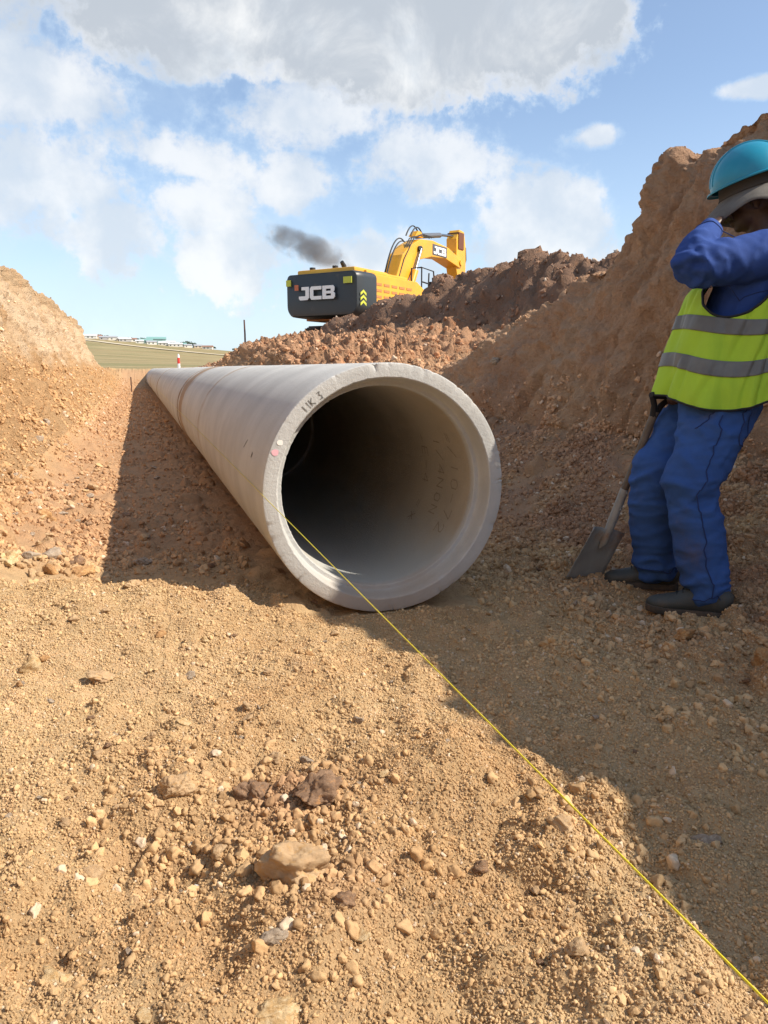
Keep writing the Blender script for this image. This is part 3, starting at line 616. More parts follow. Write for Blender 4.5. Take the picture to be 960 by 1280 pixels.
# single stones and clods one can point to: x, y, width, height, tint, seed, label
TAN = ((.62, .44, .26), (.52, .35, .20), (.60, .36, .15)); DRK = ((.36, .23, .145), (.24, .15, .095), (.50, .26, .11)); YEL = ((.70, .53, .31), (.58, .38, .18), (.72, .58, .38))
ORG = ((.58, .34, .15), (.44, .24, .11), (.62, .42, .22)); GRY = ((.48, .39, .30), (.38, .29, .21), (.56, .46, .34)); WHT = ((.80, .78, .72), (.66, .62, .54), (.85, .84, .80))
ROCKS = [(-.70,-1.57,.150,.115,TAN,1,'largest tan clod in the foreground, orange patches on its broken side'), (-.59,-1.33,.135,.080,DRK,2,'dark brown blocky clod just beyond the largest tan clod'),
 (-.73,-1.24,.100,.085,DRK,3,'crumbly dark clod with rust-orange top, left of the dark brown block'), (-.89,-1.26,.090,.085,TAN,4,'sandy rounded clod left of the crumbly rust-topped clod'),
 (-.99,.15,.093,.062,TAN,5,'pale angular stone on the sand below the pipe shadow'), (-1.26,-.56,.062,.080,YEL,6,'yellowish upright stone near the left edge of the sand'),
 (-1.52,.84,.150,.080,YEL,7,'flat pale slab at the left edge beside the shadow corner'), (-1.22,.89,.150,.085,ORG,8,'orange-brown rock at the corner of the pipe shadow'),
 (-1.88,5.74,.20,.18,GRY,9,'grey-tan rock with dark face on the left slope far up the trench'), (-.95,1.09,.101,.070,GRY,10,'grey stone inside the pipe shadow'),
 (.88,-.69,.109,.072,ORG,11,'orange-brown stone under the worker\'s near boot'), (.99,-.96,.115,.130,ORG,12,'upright orange rock at the right edge below the boots'),
 (-.76,-.34,.038,.042,YEL,13,'small pale yellow stone on open sand left of the string'), (-.87,-1.48,.026,.014,WHT,14,'small bright white stone chip in the foreground'),
 (-.63,-1.68,.042,.036,DRK,15,'small reddish-brown clod below the largest tan clod'), (-1.07,-.61,.088,.040,TAN,16,'flattish sandy clod right of the yellowish upright stone'),
 (-.34,-1.61,.044,.030,DRK,17,'small dark brown stone alone on the sand right of the largest clod'), (-.76,-1.71,.058,.026,GRY,18,'flat grey stone at the foot of the largest tan clod'),
 (-1.10,-1.66,.055,.045,YEL,19,'yellow-orange clod near the lower left corner'), (.15,-1.67,.066,.050,GRY,20,'greyish round clod in the shade right of the string'),
 (-.02,-1.74,.045,.032,TAN,21,'smooth tan pebble touching the string line from the right'), (-.65,-1.40,.026,.022,YEL,22,'pale yellow chip between the dark block and the largest tan clod'),
 (-.78,-1.83,.080,.030,YEL,23,'pale flat stone cut off by the bottom edge'), (-.90,-1.49,.024,.040,GRY,24,'thin upright grey flake beside the white chip'),
 (2.62,4.35,.20,.15,GRY,25,'pale flat block on the shaded ground right of the pipe mouth'), (2.30,4.15,.17,.14,GRY,26,'rounded brown rock just right of the pipe rim'),
 (-1.06,-1.40,.046,.036,TAN,27,'tan clod with pale side between the white chip and the left edge'), (-.16,-1.60,.060,.042,TAN,28,'lumpy clod on the shadow edge left of the string')]
stone_mesh = {}
for (x, y, w_, h_, tn, sd, lb_) in ROCKS:
    me = rock_mesh('stone', sd, 5 if w_ > .07 else 4, 5, .27); me.materials.append(stone_material('stone_%d' % sd, False, tn))
    o = bpy.data.objects.new('stone', me); COL.objects.link(o); h_ = max(h_, .55 * w_)
    o.scale = (w_ / 2, w_ / 2 * .85, h_ / 2 * 1.1); z = surf_at(x, y); o.location = (x, y, z + h_ * .12)
    o.rotation_euler = (.25 * math.sin(sd), .22 * math.cos(sd * 2.), -.31 + .5 * math.sin(sd * 3.3)); tag(o, lb_, 'stone')
# more loose stones, nothing tells them apart
pool = [rock_mesh('loose_stone', 200 + k, 4, 6, .22) for k in range(9)]
mats = [stone_material('loose_%d' % k, False, tn) for k, tn in enumerate((TAN, TAN, ORG, GRY, YEL, DRK, TAN, TAN, GRY))]
for me, m_ in zip(pool, mats): me.materials.append(m_)
GRP = [('clod', 'small clod lying loose on the sunlit sand of the foreground', 'small clods on the sunlit foreground sand', 110, (-1.35, .1, -2.2, .1), (.016, .046)),
       ('clod', 'clod lying loose on the shaded ground right of the string', 'small clods on the shaded ground on the right', 60, (.12, 1.3, -1.9, .7), (.018, .05)),
       ('rubble_lump', 'rough lump among the rubble at the foot of the left bank', 'rubble lumps along the foot of the left bank', 110, (-2.0, -1.2, .8, 5.5), (.04, .12)),
       ('shadow_lump', 'lump lying in the pipe shadow on the trench floor', 'lumps in the shadow left of the pipe', 28, (-1.1, -.6, .9, 5.5), (.025, .09))]
for nm_, lb_, gp, n, (x0, x1, y0, y1), (s0, s1) in GRP:
    k = 0
    while k < n:
        x, y = random.uniform(x0, x1), random.uniform(y0, y1)
        if y1 > 3: y = y0 + (y1 - y0) * random.random() ** 1.6
        if nm_ == 'clod' and x1 < .5 and x > -.02 - .2: continue
        if math.hypot(x - 1.08, y + .35) < .3 or any(math.hypot(x - r[0], y - r[1]) < r[2] * .6 for r in ROCKS): continue
        s_ = s0 * (s1 / s0) ** (random.random() ** 1.7)
        pk = random.randrange(9); o = bpy.data.objects.new(nm_, pool[pk]); COL.objects.link(o); o.scale = (s_ / 2, s_ / 2 * random.uniform(.7, 1), s_ / 2 * random.uniform(.7, 1))
        o.location = (x, y, surf_at(x, y) + s_ * .16); o.rotation_euler = (random.uniform(-.5, .5), random.uniform(-.5, .5), random.uniform(0, 6.28))
        hue = ('tan', 'tan', 'orange-brown', 'greyish', 'pale yellowish', 'dark brown', 'tan', 'tan', 'greyish')[pk]
        tag(o, hue + ' ' + lb_, 'clod' if nm_ == 'clod' else 'lump', hue + ' ' + gp); k += 1

# ---------------------------------------------------------------- excavator
M_yel = mat('digger_yellow', (.83, .42, .025), .38, var=(1.2, (.66, .33, .03), 2.2), grime=((.30, .20, .10), 2.5, .58, .85), bump=(40, .001))
M_blk = mat('digger_charcoal', (.028, .033, .036), .42, grime=((.20, .15, .10), 2.0, .55, .95), bump=(60, .001))
M_steel = mat('hydraulic_steel', (.30, .32, .34), .28, 1.0); M_dark = mat('black_rubber', (.018, .018, .02), .6)
M_glass = mat('cab_glass', (.02, .03, .035), .06, spec=.8); M_lett = mat('white_lettering', (.80, .80, .78), .5)
M_redl = mat('orange_logo_block', (.50, .13, .05), .5); M_refl = mat('yellow_reflector', (.50, .52, .05), .5); M_track = mat('track_steel', (.10, .075, .055), .7, .5, bump=(30, .004))
M_under = mat('muddy_orange_underside', (.50, .20, .06), .7)
ex = empty('excavator', (7.50, 24.35, 1.55), rad(40))
tag(ex, 'yellow tracked excavator with dark counterweight working behind the spoil heap', 'excavator')
# local frame: X forward along the boom, Y to its left, Z up, origin on the ground below the slew ring
def rrect(hw, z0, z1, r0, r1, n=6):
    """rounded outline in (y,z): r0 at the bottom, r1 at the top"""
    pts = []
    for cy, cz, r, a0 in ((hw - r0, z0 + r0, r0, -90), (hw - r1, z1 - r1, r1, 0), (-hw + r1, z1 - r1, r1, 90), (-hw + r0, z0 + r0, r0, 180)):
        pts += [(cy + r * math.cos(rad(a0 + 90 * k / n)), cz + r * math.sin(rad(a0 + 90 * k / n))) for k in range(n + 1)]
    return pts
mb = MB(); secs = []
for X_, f_, zb in ((-3.42, .90, .10), (-3.40, .95, .04), (-3.30, .985, .01), (-3.05, 1, 0), (-2.35, 1, -.02)):
    secs.append([(X_ + .12 * (abs(y) / 1.5) ** 3, y * f_, z) for y, z in rrect(1.5, 1.12 + zb, 2.52 - .4 * zb, .34, .20)])
n_ = len(secs[0]); V = [p for s_ in secs for p in s_]
F = [(i * n_ + k, i * n_ + (k + 1) % n_, (i + 1) * n_ + (k + 1) % n_, (i + 1) * n_ + k) for i in range(len(secs) - 1) for k in range(n_)] + [tuple(range(n_)), tuple(range(len(V) - 1, len(V) - n_ - 1, -1))]
mb.add(V, F); cw = mb.build('counterweight', M_blk, ex, True)
def letters(txt, size, loc, rot, m_, parent, name='lettering', sx=1.25, thick=.004):
    for i, ch in enumerate(txt):
        cu = bpy.data.curves.new(name, 'FONT'); cu.body = ch; cu.size = size; cu.offset = size * .035; cu.extrude = thick; cu.align_x = 'CENTER'
        tmp = bpy.data.objects.new('tmp', cu); COL.objects.link(tmp); dg = bpy.context.evaluated_depsgraph_get()
        me = bpy.data.meshes.new_from_object(tmp.evaluated_get(dg)); bpy.data.objects.remove(tmp)
        me.transform(Matrix.Translation((( (0, .60, 1.29)[i]) * size * sx, 0, 0)) @ Matrix.Diagonal((sx, 1, 1, 1)))
        o = link(name, me, m_, parent); o.location = loc; o.rotation_euler = rot
# on the rear face, read from behind (viewer looks along +X, so the words run towards -Y)
def block_letters(size, gap, loc, rot, m_, parent, thick=.012):
    """wide heavy J, C, B cut from flat sheet; size = height"""
    J = [[(.28, 1), (1.0, 1), (1.0, .18), (.84, 0), (.12, 0), (0, .12), (0, .30), (.66, .30), (.66, .76), (.28, .76)]]
    Cc = [[(.14, 1), (1.12, 1), (1.12, .74), (.36, .74), (.33, .70), (.33, .30), (.36, .26), (1.12, .26), (1.12, 0), (.14, 0), (0, .16), (0, .84)]]
    B = [[(0, 0), (0, 1), (1.02, 1), (1.14, .88), (1.14, .62), (1.04, .52), (1.18, .42), (1.18, .14), (1.04, 0)], [(.34, .24), (.82, .24), (.82, .40), (.34, .40)], [(.34, .60), (.80, .60), (.80, .76), (.34, .76)]]
    x0 = 0
    for L_, w_ in ((J, 1.0), (Cc, 1.12), (B, 1.18)):
        cu = bpy.data.curves.new('letter', 'CURVE'); cu.dimensions = '2D'; cu.fill_mode = 'BOTH'; cu.extrude = thick
        for pl in L_:
            sp_ = cu.splines.new('POLY'); sp_.points.add(len(pl) - 1); sp_.use_cyclic_u = True
            for q, (a, b) in enumerate(pl): sp_.points[q].co = ((x0 + a) * size, b * size, 0, 1)
        tmp = bpy.data.objects.new('tmp', cu); COL.objects.link(tmp)
        me = bpy.data.meshes.new_from_object(tmp.evaluated_get(bpy.context.evaluated_depsgraph_get())); bpy.data.objects.remove(tmp)
        o = link('letter', me, m_, parent); o.location = loc; o.rotation_euler = rot; x0 += w_ + gap
block_letters(.42, .10, (-3.432, .80, 1.66), (rad(90), 0, rad(-90)), M_lett, cw)
MB().box(-3.436, -3.42, .82, .98, 1.98, 2.16).build('logo_block', M_redl, cw)
MB().box(-3.40, -3.375, -1.30, -.98, 2.12, 2.32).build('reflector', M_refl, cw); MB().box(-3.385, -3.36, 1.18, 1.38, 2.14, 2.34).build('reflector', M_refl, cw)
mbk = MB()
for k in range(3):
    z = 1.42 + .16 * k; mbk.add([(-3.19, -1.505, z), (-3.02, -1.506, z + .10), (-2.85, -1.505, z), (-2.85, -1.506, z + .09), (-3.02, -1.507, z + .19), (-3.19, -1.506, z + .09)], [(0, 1, 4, 5), (1, 2, 3, 4)])
tag(mbk.build('chevron_sticker', M_refl, cw), kind='stuff')
# upper house
hs = MB().prism([(-2.40, 1.16), (-2.40, 2.50), (.6, 2.50), (1.9, 1.95), (2.1, 1.95), (2.1, 1.16)], -1.42, -.52).build('engine_housing', M_yel, ex, bevel=.03)
MB().box(-2.38, .55, -.52, 1.42, 1.16, 2.46).build('engine_deck', M_yel, ex, bevel=.03)
MB().box(-3.0, -.95, -1.15, 1.2, 2.46, 2.68).build('engine_hood', M_yel, ex, bevel=.06)
MB().box(-2.45, .2, -1.25, -.7, 2.50, 2.62).build('tool_box', M_yel, ex, bevel=.04)
for k in range(5):
    for j in range(4): MB().box(-2.15 + .5 * k, -1.80 + .5 * k, -1.434, -1.415, 1.55 + .2 * j, 1.63 + .2 * j).build('louvre', M_blk if j == 9 else M_under, hs)
MB().tube([(-1.15, .55, 2.55), (-1.15, .55, 2.90), (-1.17, .55, 3.0), (-1.30, .55, 3.12)], [.09, .09, .085, .07], 14).build('exhaust', M_dark, ex, True)
for y in (.85, -.1): MB().tube([(-2.6, y, 2.66), (-2.6, y, 2.80)], .10, 12).build('cap', M_dark, ex, True)
cab = MB().prism([(.1, 1.2), (.1, 2.86), (.5, 2.95), (1.55, 2.92), (1.95, 2.0), (1.95, 1.2)], .48, 1.40).build('cab', M_yel, ex, bevel=.05)
MB().prism([(.25, 1.9), (.25, 2.72), (1.5, 2.76), (1.78, 2.0), (1.7, 1.9)], 1.395, 1.412).build('window', M_glass, cab); MB().box(.085, .097, .62, 1.28, 1.95, 2.72).build('window', M_glass, cab)
MB().prism([(1.62, 2.80), (1.92, 2.08), (1.97, 2.08), (1.66, 2.82)], .56, 1.32).build('windscreen', M_glass, cab)
MB().tube([(0, 0, .78), (0, 0, 1.18)], .75, 28).build('slew_ring', M_dark, ex, True)
MB().box(-2.35, 2.0, -1.35, 1.35, 1.06, 1.165).build('deck_plate', M_under, ex, bevel=.02)
tr0 = None
for s_ in (1, -1):
    pts = [(-1.95 + .42 * math.cos(rad(a)), .44 + .42 * math.sin(rad(a))) for a in range(90, 271, 20)] + [(1.95 + .42 * math.cos(rad(a)), .44 + .42 * math.sin(rad(a))) for a in range(-90, 91, 20)]
    MB().prism(pts, s_ * 1.2 - .2, s_ * 1.2 + .2).build('track_frame', M_track, ex, bevel=.02)
    P_ = [Vector((a, 0, b)) for a, b in pts]; P_.append(P_[0]); L_ = sum((b - a).length for a, b in zip(P_, P_[1:])); t_ = 0
    mesh_ = None
    for k in range(46):
        q = L_ * k / 46; i = 0
        while q > (P_[i + 1] - P_[i]).length: q -= (P_[i + 1] - P_[i]).length; i += 1
        d_ = (P_[i + 1] - P_[i]).normalized(); p = P_[i] + d_ * q
        if mesh_ is None:
            o = MB().prism([(-.10, -.0), (.10, 0), (.10, .03), (-.05, .03), (-.05, .065), (-.08, .065), (-.08, .03), (-.10, .03)], -.30, .30).build('track_shoe', M_track, ex); mesh_ = o.data
        else: o = bpy.data.objects.new('track_shoe', mesh_); COL.objects.link(o); o.parent = ex
        o.location = (p.x, s_ * 1.2, p.z); o.rotation_euler = (0, math.atan2(d_.x, d_.z) - math.pi / 2 + math.pi, 0)
# boom: outline in X,Z seen from the side
BY = -.15
boom_o = [(.35, 1.75), (.75, 1.62), (1.1, 2.15), (1.75, 3.35), (2.35, 4.05), (3.2, 4.32), (4.3, 4.42), (5.55, 4.12), (5.75, 4.30), (5.70, 4.55), (4.6, 4.98), (3.3, 5.12), (2.4, 5.02), (1.75, 4.66), (1.15, 4.1), (.55, 2.6), (.25, 1.95)]
boom = MB().prism(boom_o, BY - .31, BY + .31).build('boom', M_yel, ex, bevel=.035)
block_letters(.30, .09, (3.34, BY - .328, 4.52), (rad(90), 0, 0), M_lett, boom)
MB().prism([(3.28, 4.44), (4.42, 4.44), (4.42, 4.96), (3.28, 4.96)], BY - .318, BY - .312).build('logo_panel', mat('dark_panel', (.08, .08, .09), .5), boom)
MB().tube([(2.28, BY + .38, 4.55), (2.28, BY - .40, 4.55)], .13, 16).build('pin', M_blk, boom, True)
for s_ in (1, -1):
    cy = MB().tube([(1.05, BY + s_ * .46, 1.75), (1.80, BY + s_ * .44, 3.45)], .13, 14).build('boom_ram', M_yel, ex, True)
    MB().tube([(1.80, BY + s_ * .44, 3.45), (2.28, BY + s_ * .40, 4.52)], .055, 12).build('rod', M_steel, cy, True)
sr = MB().tube([(2.55, BY, 5.22), (4.35, BY, 5.60)], .125, 16).build('stick_ram', M_yel, ex, True)
sr.data.materials[0] = mat('ram_grey', (.12, .13, .15), .4)
MB().tube([(4.35, BY, 5.62), (5.62, BY, 5.78)], .065, 12).build('rod', M_steel, sr, True)
MB().prism([(2.25, 5.15), (2.85, 5.15), (2.70, 5.42), (2.48, 5.44)], BY - .16, BY + .16).build('ram_bracket', M_yel, boom, bevel=.02)
stick_o = [(5.35, 5.60), (5.62, 6.10), (6.02, 6.05), (6.18, 5.35), (6.22, 4.2), (6.02, 2.2), (5.98, 1.45), (5.72, 1.45), (5.62, 2.3), (5.50, 3.6), (5.36, 4.2), (5.38, 5.0)]
stick = MB().prism(stick_o, BY - .24, BY + .24).build('stick', M_yel, ex, bevel=.03)
MB().box(5.50, 5.95, BY - .28, BY + .28, 5.1, 5.96).build('wear_plate', mat('rusty_plate', (.14, .05, .025), .8), stick, bevel=.02)
MB().tube([(5.66, BY + .36, 4.40), (5.66, BY - .36, 4.40)], .16, 18).build('pin', M_yel, stick, True)
br = MB().tube([(6.22, BY, 4.9), (6.40, BY, 2.9)], .10, 14).build('bucket_ram', M_yel, ex, True)
MB().tube([(6.40, BY, 2.9), (6.45, BY, 1.9)], .05, 12).build('rod', M_steel, br, True)
bk = MB().prism([(5.7, 1.5), (6.5, 1.55), (6.55, 1.2), (5.9, .55), (5.1, .35), (4.85, .75), (5.0, 1.1)], BY - .62, BY + .62).build('bucket', M_track, ex, bevel=.03)
for k in range(5): MB().box(4.72, 4.98, BY - .58 + .27 * k, BY - .48 + .27 * k, .60, .72).build('tooth', M_steel, bk)
def hose(P, r=.028): MB().tube(P, r, 8).build('hose', M_dark, ex, True)
def arc(a, b, lift, n=12, y=0): return [(a[0] + (b[0] - a[0]) * t, BY + y, a[1] + (b[1] - a[1]) * t + lift * 4 * t * (1 - t)) for t in [k / n for k in range(n + 1)]]
hose(arc((.55, 3.0), (1.9, 4.85), .75, 14, .12)); hose(arc((.5, 2.9), (1.8, 4.8), .60, 14, .02)); hose(arc((2.0, 5.15), (3.0, 5.25), .50, 12, .1)); hose(arc((2.1, 5.15), (3.0, 5.25), .42, 12, -.05))
hose([(6.1, BY - .1, 5.6), (6.42, BY - .1, 5.3), (6.48, BY - .1, 4.7), (6.30, BY - .1, 4.2)]); hose([(5.0, BY - .1, 4.85), (5.5, BY - .1, 4.95), (5.75, BY - .1, 5.3)])
for y in (-.1, -.2, -.3): hose([(.6, BY + y, 2.3), (1.2, BY + y - .03, 3.9), (1.9, BY + y - .02, 4.98), (2.6, BY + y, 5.28), (3.4, BY + y, 5.26)], .022)
rl = [(1.0, -1.38, 1.95), (1.0, -1.38, 3.05), (1.9, -1.38, 3.0), (2.05, -1.38, 2.0)]
for P_ in (rl, [(1.0, -1.38, 2.55), (1.98, -1.38, 2.5)], [(1.0, -.95, 2.1), (1.0, -.95, 3.05), (1.0, -1.38, 3.05)], [(1.55, -1.38, 2.9), (1.5, -1.38, 2.1)]): MB().tube(P_, .028, 8).build('handrail', M_dark, ex, True)
MB().box(1.55, 1.62, -1.62, -1.36, 2.25, 2.6).build('mirror', M_dark, ex, bevel=.03)

# the boom is carried lower than drawn above: squeeze it about its foot
DROP = .79
def lower(z): return 1.7 + (z - 1.7) * DROP if z > 1.7 else z
for o in [x for x in COL.objects if x.parent == ex and x.name.split('.')[0] in ('boom', 'boom_ram', 'stick_ram', 'stick', 'hose', 'bucket_ram')]:
    for q in [o] + [x for x in COL.objects if x.parent == o]:
        if q.name.startswith('letter'): q.location.z = lower(q.location.z); q.location.z -= .02; q.location.x = .35 + (q.location.x - .35) * 1.07; q.rotation_euler.x = rad(90); continue
        for v in q.data.vertices: v.co.z = lower(v.co.z); v.co.x = .35 + (v.co.x - .35) * 1.07

# ---------------------------------------------------------------- far town, posts
M_wall = [mat('render_white', (.72, .69, .62), .9), mat('render_sand', (.55, .45, .33), .9), mat('render_grey', (.42, .40, .38), .9), mat('render_teal', (.28, .40, .37), .8)]
M_roof = [mat('roof_grey', (.34, .35, .37), .6), mat('roof_teal', (.20, .37, .34), .6), mat('roof_brown', (.25, .13, .09), .8), mat('roof_pale', (.62, .62, .62), .5)]
M_win = mat('dark_window', (.04, .05, .06), .3)
WC = ['white', 'sand-coloured', 'grey', 'teal-green']; RC = ['grey', 'teal', 'brown', 'pale']
def house(ang, dist, w_, d_, h_, wi, ri, pos, nm='house'):
    x, y = -.92 + dist * math.sin(rad(ang)), -2.8 + dist * math.cos(rad(ang)); z = surf_at(x, y)
    r = empty(nm, (x, y, z - .3), rad(-ang + (ang * 37) % 23 - 11))
    MB().box(-w_/2, w_/2, -d_/2, d_/2, 0, h_).build('wall', M_wall[wi], r)
    e = .5; MB().add([(-w_/2-e, -d_/2-e, h_-.05), (w_/2+e, -d_/2-e, h_-.05), (w_/2+e, d_/2+e, h_-.05), (-w_/2-e, d_/2+e, h_-.05), (-w_/2-e, 0, h_+d_*.22), (w_/2+e, 0, h_+d_*.22)], [(0,1,5,4),(2,3,4,5),(0,4,3),(1,2,5),(3,2,1,0)]).build('roof', M_roof[ri], r)
    for k in range(int(w_ // 5)): MB().box(-w_/2 + 1.6 + k*4.5, -w_/2 + 3.2 + k*4.5, -d_/2-.08, -d_/2+.02, 1.2, 2.4).build('window', M_win, r)
    return r, '%s house, %s roof, on the far skyline, %s' % (WC[wi], RC[ri], pos)
HS = [(-3.0,960,16,8,3.4,0,3,'nearest the bank'),(-2.5,975,10,8,3.2,1,2,'second from the left bank'),(-2.1,955,9,7,3,2,0,'third from the left bank'),(-1.6,965,12,8,3.6,0,0,'left of the tree belt'),
      (-1.1,985,8,7,3,1,3,'at the tree belt\'s left end'),(-.7,960,14,8,3.4,2,3,'below the left trees'),(-.2,980,10,8,3.2,0,2,'between two dark trees'),(.3,950,9,7,3,0,3,'below the longest tree row'),
      (.75,970,15,9,3.8,3,1,'left of the tall teal shed'),(1.1,945,11,8,3.2,0,0,'below the tall teal shed'),(1.45,975,22,12,6.5,3,1,'the largest and tallest'),(1.95,955,12,8,3.4,0,3,'right of the teal shed'),
      (2.3,970,14,8,4.2,3,3,'second right of the teal shed'),(2.75,950,16,8,3.2,0,3,'widest of the low ones'),(3.2,975,10,8,3.4,2,1,'left of the rounded tree clump'),(3.6,960,9,7,3,0,0,'below the rounded tree clump'),
      (4.3,980,10,8,3,1,0,'right of the rounded tree clump'),(5.0,965,12,8,3.2,0,2,'alone, farthest right')]
for i, a in enumerate(HS):
    r, lb_ = house(*a); tag(r, lb_, 'house', 'houses of the town on the skyline')
M_leaf = mat('far_foliage', (.055, .085, .045), .95, var=(.6, (.03, .05, .03), 2), bump=(1.5, .2)); M_bark = mat('far_bark', (.12, .09, .06), .9)
def tree(ang, dist, h_, wd, seed, label):
    r_ = random.Random(seed); x, y = -.92 + dist * math.sin(rad(ang)), -2.8 + dist * math.cos(rad(ang)); z = surf_at(x, y)
    r = empty('tree', (x, y, z - .2)); MB().tube([(0, 0, 0), (.1, 0, h_*.3), (0, .1, h_*.6)], [.3, .22, .1], 7).build('trunk', M_bark, r, True)
    V = []; F = []
    for k in range(420):
        a, b = r_.uniform(0, 6.28), math.acos(r_.uniform(-.75, 1)); q = r_.random() ** .4; lob = .75 + .25 * math.sin(3 * a + seed) * math.sin(2 * b)
        c = Vector((wd/2*q*lob*math.sin(b)*math.cos(a), wd/2*q*lob*math.sin(b)*math.sin(a), h_*.6 + h_*.4*q*lob*math.cos(b)))
        u = Vector((r_.gauss(0,1), r_.gauss(0,1), r_.gauss(0,1))).normalized(); v = u.orthogonal().normalized(); s_ = r_.uniform(.3, .7); n0 = len(V)
        V += [c + u*s_, c + v*s_*.8, c - u*s_, c - v*s_*.8]; F.append((n0, n0+1, n0+2, n0+3))
    MB().add(V, F).build('crown', M_leaf, r); tag(r, label, 'tree', 'trees of the town on the skyline')
TR = ['at the left end of the skyline row', 'second from the left in the skyline row', 'third from the left in the skyline row', 'fourth from the left in the skyline row', 'rising left of the teal shed', 'just left of the teal shed', 'behind the teal shed', 'just right of the teal shed',
      'right of the teal shed, second', 'in the middle of the right group', 'left half of the rounded clump', 'crown of the rounded clump', 'right half of the rounded clump', 'low at the right foot of the clump', 'small, right of the clump', 'smallest, near the right end', 'last before the spoil heap']
for i, (a, h_, wd) in enumerate([(-2.7,5,9),(-2.3,6,10),(-1.85,6,11),(-1.3,5,9),(-.4,6,10),(.05,6,10),(.5,7,11),(1.75,6,9),(2.15,5,9),(2.55,5.5,10),(3.3,7,12),(3.6,9,14),(3.95,7,12),(4.25,5,10),(4.6,4,8),(5.4,4,8),(7.0,5,12)]):
    tree(a, 985 + 7 * (i % 3), h_, wd, i + 3, 'dark green tree on the far skyline, ' + TR[i])
# bare earth strip across the far field, draped over it
def strip(nm, pts, hw, m_, lb_, lift):
    V = []; n = 0
    for i, (x, y) in enumerate(pts):
        V += [(x, y - hw, surf_at(x, y - hw) + lift), (x, y + hw, surf_at(x, y + hw) + lift)]
    k = len(pts); return tag(MB().add(V, [(2*i, 2*i+2, 2*i+3, 2*i+1) for i in range(k-1)]).build(nm, m_), lb_, kind='structure')
strip('dirt_road', [(x, 905 - (x + 60) * 1.45) for x in range(-60, 200, 6)], 15, mat('pale_earth', (.60, .52, .40), .95, var=(.05, (.45, .38, .25), 2)), 'pale dirt road crossing the far field', .6)
# posts near the far end of the pipe
M_wood = mat('weathered_pole', (.13, .07, .05), .9, bump=(30, .004)); M_rw = [mat('marker_white', (.82, .80, .76), .5), mat('marker_red', (.70, .05, .04), .5)]
pz = surf_at(2.75, 24.5); pole = MB().tube([(0, 0, -.3), (.01, 0, 1.0), (0, 0, 2.66 - pz)], [.035, .03, .026], 8).build('pole', M_wood, smooth=True); pole.location = (2.75, 24.5, pz)
tag(pole, 'thin dark pole standing up behind the low end of the spoil heap', 'pole')
gz = surf_at(1.02, 35.5); mk = empty('marker_post', (1.02, 35.5, gz - .1)); hh = 1.50 - gz
tag(mk, 'red and white striped marker post beyond the far end of the pipe', 'marker post')
MB().tube([(0, 0, 0), (0, 0, .15)], .20, 16).build('base', M_dark, mk, True)
for k in range(4): MB().tube([(0, 0, .15 + (hh-.05)*k/4), (0, 0, .15 + (hh-.05)*(k+1)/4)], [.09 - .008*k, .09 - .008*(k+1)], 16).build('band', M_rw[0 if k % 2 == 0 else 1], mk, True)
MB().tube([(0, 0, .10 + hh), (0, 0, .2 + hh), (0, 0, .28 + hh)], [.06, .05, .03], 14).build('cap', M_rw[0], mk, True)
sz = surf_at(-1.18, 30.5); st_ = MB().box(-.025, .025, -.025, .025, -.2, .62 ).build('wooden_peg', M_wood); st_.location = (-1.18, 30.5, sz); tag(st_, 'short wooden peg beside the far end of the pipe', 'peg')

# diesel smoke drifting off to the left above the machine
def smoke(nm, c, r, dens, seed):
    bm = bmesh.new(); bmesh.ops.create_icosphere(bm, subdivisions=3, radius=1)
    for v in bm.verts: v.co = Vector((v.co.x * r[0], v.co.y * r[1], v.co.z * r[2]))
    me = bpy.data.meshes.new(nm); bm.to_mesh(me); bm.free()
    m = bpy.data.materials.new(nm); m.use_nodes = True; t = NT(m.node_tree); t.n.clear()
    o_ = t.node('ShaderNodeOutputMaterial'); pv = t.node('ShaderNodeVolumePrincipled'); t.l.new(pv.outputs[0], o_.inputs['Volume'])
    P = t.node('ShaderNodeTexCoord').outputs['Object']; nr = t.vm('MULTIPLY', P, (1/r[0], 1/r[1], 1/r[2])); ln = t.vm('LENGTH', nr, None, 1)
    n = t.noise(t.vm('ADD', P, (seed, 0, 0)), 1.3, 5, .62, .4)
    dn = t.m('MULTIPLY', t.sstep(t.m('ADD', ln, t.m('MULTIPLY', t.m('SUBTRACT', n, .5), -2.4)), 1.0, .15), t.sstep(ln, 1.0, .75))
    t.l.new(t.m('MULTIPLY', dn, dens), pv.inputs['Density']); pv.inputs['Color'].default_value = c4(.22, .19, .17); pv.inputs['Anisotropy'].default_value = .2
    o = link(nm, me, m); o.location = c; return o
sm = smoke('smoke', (5.15, 24.5, 5.12), (2.05, .7, .62), 1.9, 2.3); sm.rotation_euler = (0, rad(19), 0)
tag(sm, 'dark diesel smoke drifting up and left from the excavator exhaust', kind='stuff')

# ---------------------------------------------------------------- worker
VL = Vector((-.6, -.8, 0)); VF = Vector((-.8, .6, 0)); UP = Vector((0, 0, 1))      # his left, his front
M_skin = mat('dark_skin', (.085, .042, .025), .5, var=(30, (.06, .03, .018), 2), bump=(120, .0006)); M_navy = mat('blue_work_cotton', (.034, .080, .29), .88, var=(7, (.022, .052, .20), 1.6), bump=(260, .0012), grime=((.10, .075, .06), 3.0, .60, .95), spec=.2)
M_trou = mat('blue_trouser_cotton', (.042, .108, .33), .9, var=(5, (.032, .078, .235), 1.6), bump=(240, .0012), grime=((.11, .085, .07), 2.2, .56, .90), spec=.2)
M_lime = mat('lime_vest', (.42, .64, .03), .8, var=(5, (.33, .52, .03), 1.6), bump=(300, .0008), grime=((.30, .32, .08), 4, .62, .95)); M_band = mat('grey_reflective_tape', (.155, .155, .14), .45, var=(12, (.11, .105, .095), 1.6), bump=(400, .0006))
